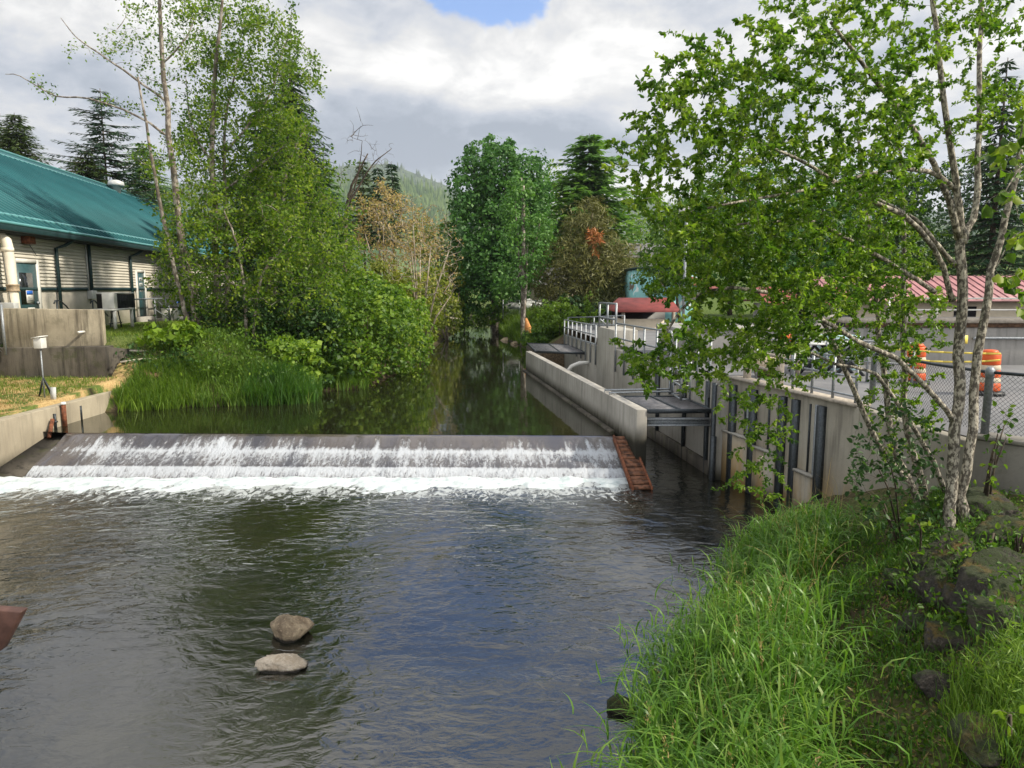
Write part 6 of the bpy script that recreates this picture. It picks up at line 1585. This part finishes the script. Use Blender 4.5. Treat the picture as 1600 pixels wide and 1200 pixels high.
# shrubs and thickets down the left bank
bush('leafy_thicket', 'dense bright shrub overhanging the water on the left bank', 'shrub', [bx(575, 520, 72, 66, 28.5, 2.0), bx(530, 560, 50, 44, 27.2, 1.3), bx(620, 545, 46, 48, 31, 1.4), bx(560, 475, 56, 40, 30, 1.6)], 11000, .17, 'bush_leaf', tone=.5)
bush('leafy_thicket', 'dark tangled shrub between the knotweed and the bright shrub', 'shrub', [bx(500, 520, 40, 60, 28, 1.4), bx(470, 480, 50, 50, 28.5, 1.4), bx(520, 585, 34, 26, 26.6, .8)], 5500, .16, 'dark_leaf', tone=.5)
bush('leafy_thicket', 'mid green shrub filling the bank behind the bright overhanging shrub', 'shrub', [bx(615, 490, 46, 40, 34, 1.8), bx(570, 470, 44, 40, 34, 1.8), bx(640, 515, 30, 36, 36, 1.6)], 6000, .19, 'bush_leaf', tone=.62)
bush('leafy_thicket', 'yellow-green shrub below the dead orange thicket', 'shrub', [bx(640, 455, 40, 26, 40, 1.8), bx(595, 435, 30, 22, 40, 1.6)], 2600, .20, 'olive_leaf', tone=.5)
bush('leafy_thicket', 'olive shrub leaning over the river by the fallen trunk', 'shrub', [bx(672, 465, 30, 46, 48, 2.0), bx(660, 505, 32, 30, 44, 1.6), bx(694, 490, 22, 30, 54, 2)], 4200, .22, 'olive_leaf', tone=.25)
bush('leafy_thicket', 'deep green shrub at the river bend left of the maple', 'shrub', [bx(705, 470, 24, 44, 60, 2.4), bx(728, 490, 26, 20, 64, 2), bx(745, 503, 26, 13, 80, 2.4), bx(722, 508, 14, 8, 70, 1.4)], 4200, .24, 'bush_leaf', tone=.3)
# dead orange thicket: twiggy shrubs with dry leaves
def twiggy(label, base_px, D, poly, n, lm, per, leaf, name='dry_thicket', bm_='deadwood', tw=.02):
    b = bankbase(*base_px, D); att = cloud_pts(poly, n, D - 2, D + 2); c = att.mean(0)
    st_ = [([b - (0, 0, .3), lerp(b, att[i], .45) + (0, 0, .4), lerp(b, att[i], .85)], [.06, .045, .02]) for i in rng.integers(0, n, 9)]
    return grow(name, label, 'shrub', b, st_, att, tw, leaf, per, lm, bm_, from_=0, sides=3, spread=.12, bare=(per == 0))
twiggy('tall dead thicket with tan and orange dry foliage', (600, 430), 46, [(545, 320), (590, 280), (640, 310), (680, 340), (690, 400), (620, 430), (560, 400)], 420, 'tan_leaf', 12, .17)
twiggy('grey bare brushwood in front of the orange thicket', (655, 450), 39, [(575, 320), (640, 300), (705, 330), (728, 390), (710, 470), (640, 470), (585, 410)], 520, 'tan_leaf', 1, .15, tw=.024)
twiggy('pale dead twigs hanging over the water by the bend', (700, 500), 52, [(660, 440), (715, 420), (725, 500), (690, 540), (660, 520)], 130, 'tan_leaf', 0, .1)
bush('leafy_thicket', 'yellowish bushy tree behind the grey brushwood', 'shrub', [bx(690, 400, 28, 44, 62, 3), bx(660, 380, 18, 30, 64, 2.4), bx(705, 440, 22, 36, 58, 2.4)], 4200, .25, 'olive_leaf', tone=.35)

# ------------------------------------------------------------------ conifers
conifer('fir_tree', 'tall dark fir rising behind the left bank alders', (452, 92), 430, 40, 100, 'fir', 44, 15, .34, .55, irregular=.22, power=.8)
conifer('fir_tree', 'shorter dark fir behind the dense alder', (405, 150), 460, 38, 110, 'fir', 36, 14, .34, .55, irregular=.25)
conifer('fir_tree', 'dark fir filling behind the pale-trunked alder', (505, 250), 460, 44, 80, 'hemlock', 30, 13, .3, .55, irregular=.25)
conifer('cedar_tree', 'olive cedar at the far left beyond the ridge of the teal roof', (22, 176), 330, 62, 58, 'cedar', 34, 16, .1, .6, irregular=.2, power=.6)
conifer('cedar_tree', 'second olive cedar cut by the left picture edge', (-18, 168), 330, 64, 46, 'cedar', 34, 15, .1, .6, irregular=.2, power=.6)
conifer('blue_cedar', 'spreading blue-green conifer with layered boughs behind the teal roof', (156, 138), 330, 52, 88, 'bluefir', 26, 10, .05, .55, irregular=.35, power=.75, gap=.12)
conifer('cedar_tree', 'low olive conifer in front of the layered blue-green one', (132, 238), 330, 50, 52, 'cedar', 20, 12, .2, .5, irregular=.3, power=.5)
conifer('fir_tree', 'green conifer behind the roof vent', (222, 220), 340, 56, 58, 'hemlock', 22, 12, .25, .55, irregular=.3, power=.6)
conifer('fir_tree', 'small far dark fir against the hillside', (612, 252), 380, 85, 26, 'fir', 26, 11, .3, .8, irregular=.25)
conifer('fir_tree', 'olive far fir left of the small dark fir', (566, 250), 380, 80, 32, 'cedar', 24, 11, .2, .8, irregular=.3)
conifer('fir_tree', 'rounded far fir between the olive fir and the thicket', (590, 262), 380, 78, 26, 'fir', 22, 11, .3, .8, irregular=.3)
conifer('hemlock_tree', 'tall fresh green hemlock right of the maple', (921, 208), 440, 72, 98, 'hemlock', 44, 15, .14, 1.1, irregular=.45, power=.6, sprw=.38, gap=.15)
# brown pine with a dead orange bough
def pine(label, px_, D, blobs, n):
    root = bush('pine_tree', label, 'tree', [bx(a, b, rx * 1.12, ry, D + dz, (rx + ry) / 2 / F * D) for a, b, rx, ry, dz in blobs], n, .42, 'pine', tone=.45, sub=.34, wr=.16, inner=.3); return root
pr = pine('broad brownish pine with one dead orange bough', 925, 50, [(918, 365, 34, 40, 0), (905, 410, 52, 36, -.6), (945, 415, 46, 40, .2), (925, 450, 66, 40, 0), (880, 455, 36, 30, -.5), (970, 455, 30, 34, 0), (925, 335, 16, 24, .3)], 21000)
L1 = Leaves(); blobs_leaves(L1, [bx(929, 378, 11, 17, 47.7, .5)], 420, .35, wr=.2); L1.build('dead_bough', 'orange_leaf', pr)

# ------------------------------------------------------------------ maple and other trees in the centre and right background
bush('maple_tree', 'big dense dark green maple on the far bank', 'tree', [bx(770, 262, 34, 36, 60, 3), bx(740, 300, 32, 44, 60, 3), bx(800, 300, 44, 48, 60, 3.4), bx(755, 350, 48, 44, 59, 3.4), bx(815, 360, 40, 50, 60, 3.2), bx(745, 405, 42, 40, 59, 3.2), bx(790, 420, 54, 44, 58.5, 3.4), bx(752, 455, 36, 30, 58.5, 2.6), bx(825, 300, 30, 50, 61, 3), bx(735, 245, 8, 22, 60, .8), bx(765, 232, 10, 16, 60, .8), bx(795, 234, 8, 14, 60, .8)], 30000, .30, 'maple_leaf', tone=.45, sub=.30, bark='bark2')
bush('young_maple', 'lighter young maple in front of the big maple, leaning slim trunk', 'tree', [bx(805, 340, 24, 50, 49, 1.4), bx(825, 400, 28, 40, 49, 1.6), bx(815, 290, 14, 24, 49, .9), bx(800, 445, 28, 24, 49, 1.4), bx(845, 360, 20, 34, 49.5, 1.2)], 4200, .23, 'maple_leaf', tone=.9, sub=.36, bark='bark2', inner=.5)
o = thing('dead_tree', 'slim leaning bare tree on the far right bank below the young maple', 'tree', A(816, 535, 47))
mb = MB(); mb.tube([A(815, 540, 47), A(818, 500, 47.5), A(823, 440, 48.5), A(824, 380, 49)], [.12, .10, .08, .05], 7); mb.build('trunk', 'bark2', o, True)
for lab, bl, n, lm, tn, lf in (
    ('pale green tree behind the maple and hemlock', [bx(860, 330, 24, 60, 80, 3), bx(878, 380, 24, 50, 80, 3)], 2600, 'bush_leaf', .75, .34),
    ('round bright tree behind the grey-roofed house', [bx(1000, 372, 30, 34, 84, 3), bx(1030, 350, 34, 40, 86, 3.4)], 2400, 'bush_leaf', .6, .36),
    ('dense hedge tree left of the floodlight', [bx(1065, 385, 46, 56, 40, 2), bx(1040, 420, 36, 40, 40, 1.6), bx(1100, 360, 40, 50, 41, 2)], 6500, 'bush_leaf', .35, .22),
    ('big dark tree behind the mural building', [bx(1130, 390, 60, 60, 56, 3), bx(1180, 340, 60, 60, 57, 3), bx(1120, 330, 50, 50, 58, 3), bx(1160, 290, 44, 36, 58, 3)], 8000, 'maple_leaf', .4, .28),
    ('big dark tree behind the small red-roofed outbuilding', [bx(1260, 360, 60, 66, 52, 3), bx(1310, 390, 60, 50, 50, 3), bx(1250, 420, 50, 40, 48, 2.4), bx(1290, 300, 50, 44, 53, 3)], 8500, 'maple_leaf', .35, .28),
    ('dark tree behind the left end of the long cream building', [bx(1390, 390, 60, 50, 52, 3), bx(1380, 330, 54, 50, 54, 3), bx(1420, 290, 44, 40, 54, 3)], 7000, 'dark_leaf', .5, .28),
    ('dark tree behind the right end of the long cream building', [bx(1500, 390, 70, 52, 52, 3), bx(1550, 330, 64, 90, 52, 3), bx(1480, 320, 50, 50, 53, 3), bx(1590, 410, 50, 40, 50, 2.6), bx(1630, 330, 50, 90, 54, 3)], 7500, 'dark_leaf', .5, .28)):
    bush('background_tree', lab, 'tree', bl, n, lf, lm, tone=tn, sub=.32)
conifer('fir_tree', 'dark conifer showing through the alder near the right edge', (1575, 90), 420, 44, 80, 'fir', 30, 12, .3, .55)
# far right bank plants
xy = rng.uniform((-3, 43), (2.6, 66), (60000, 2)); d_ = sdf(P_UP, xy[:, 0], xy[:, 1]); xy = xy[(d_ > .1) & (d_ < 3.2)][:6500]
blades('far_bank_grass', on_land(xy), 1.05, .05, .45, 'lime_leaf', 'tall bright grass on the far right bank', 'grass', 3, .12)
bush('bank_shrub', 'bright green shrub beside the far end of the railing', 'shrub', [bx(875, 492, 26, 22, 42, 1.2), bx(855, 510, 20, 24, 43, 1.1), bx(895, 500, 12, 18, 41, .8)], 2600, .19, 'lime_leaf', tone=.2)
bush('bank_shrub', 'dark weedy shrub at the water edge left of the far grating', 'shrub', [bx(845, 525, 22, 18, 42, .9), bx(828, 530, 14, 12, 44, .8)], 1500, .16, 'bush_leaf', tone=.35)
bush('bank_shrub', 'slender pale sapling in front of the brown pine', 'shrub', [bx(920, 470, 9, 22, 42, .5), bx(916, 495, 15, 12, 42, .6), bx(932, 492, 12, 10, 42, .5)], 420, .18, 'lime_leaf', tone=.3, inner=.6)
bush('bank_shrub', 'low green shrub under the maple by the far fence', 'shrub', [bx(775, 490, 18, 12, 58, 1.2), bx(760, 500, 14, 8, 62, 1.2)], 1200, .24, 'bush_leaf', tone=.5)
bush('bank_shrub', 'dark shrub hiding the ground under the brown pine', 'shrub', [bx(940, 490, 50, 14, 46, 1.4), bx(890, 478, 30, 14, 47, 1.2)], 1800, .22, 'dark_leaf', tone=.3)

# ------------------------------------------------------------------ the air: thin even haze round the whole place
mb = MB(); mb.box((-3400, -320, -1.9), (3400, 3950, 620))
hz = mb.build('haze', 'white'); hz.data.materials.clear()
hm = bpy.data.materials.new('air'); hm.use_nodes = True; t = NT(hm.node_tree); t.n.clear()
o_ = t.new('ShaderNodeOutputMaterial'); pv_ = t.new('ShaderNodeVolumePrincipled'); pv_.inputs['Color'].default_value = (.80, .88, 1, 1)
pv_.inputs['Density'].default_value = .00015; pv_.inputs['Anisotropy'].default_value = .2
t.l.new(pv_.outputs[0], o_.inputs['Volume']); hz.data.materials.append(hm); tag(hz, 'thin pale haze lying over the river and the far hills', 'haze', kind='stuff')
S.cycles.volume_bounces = 0
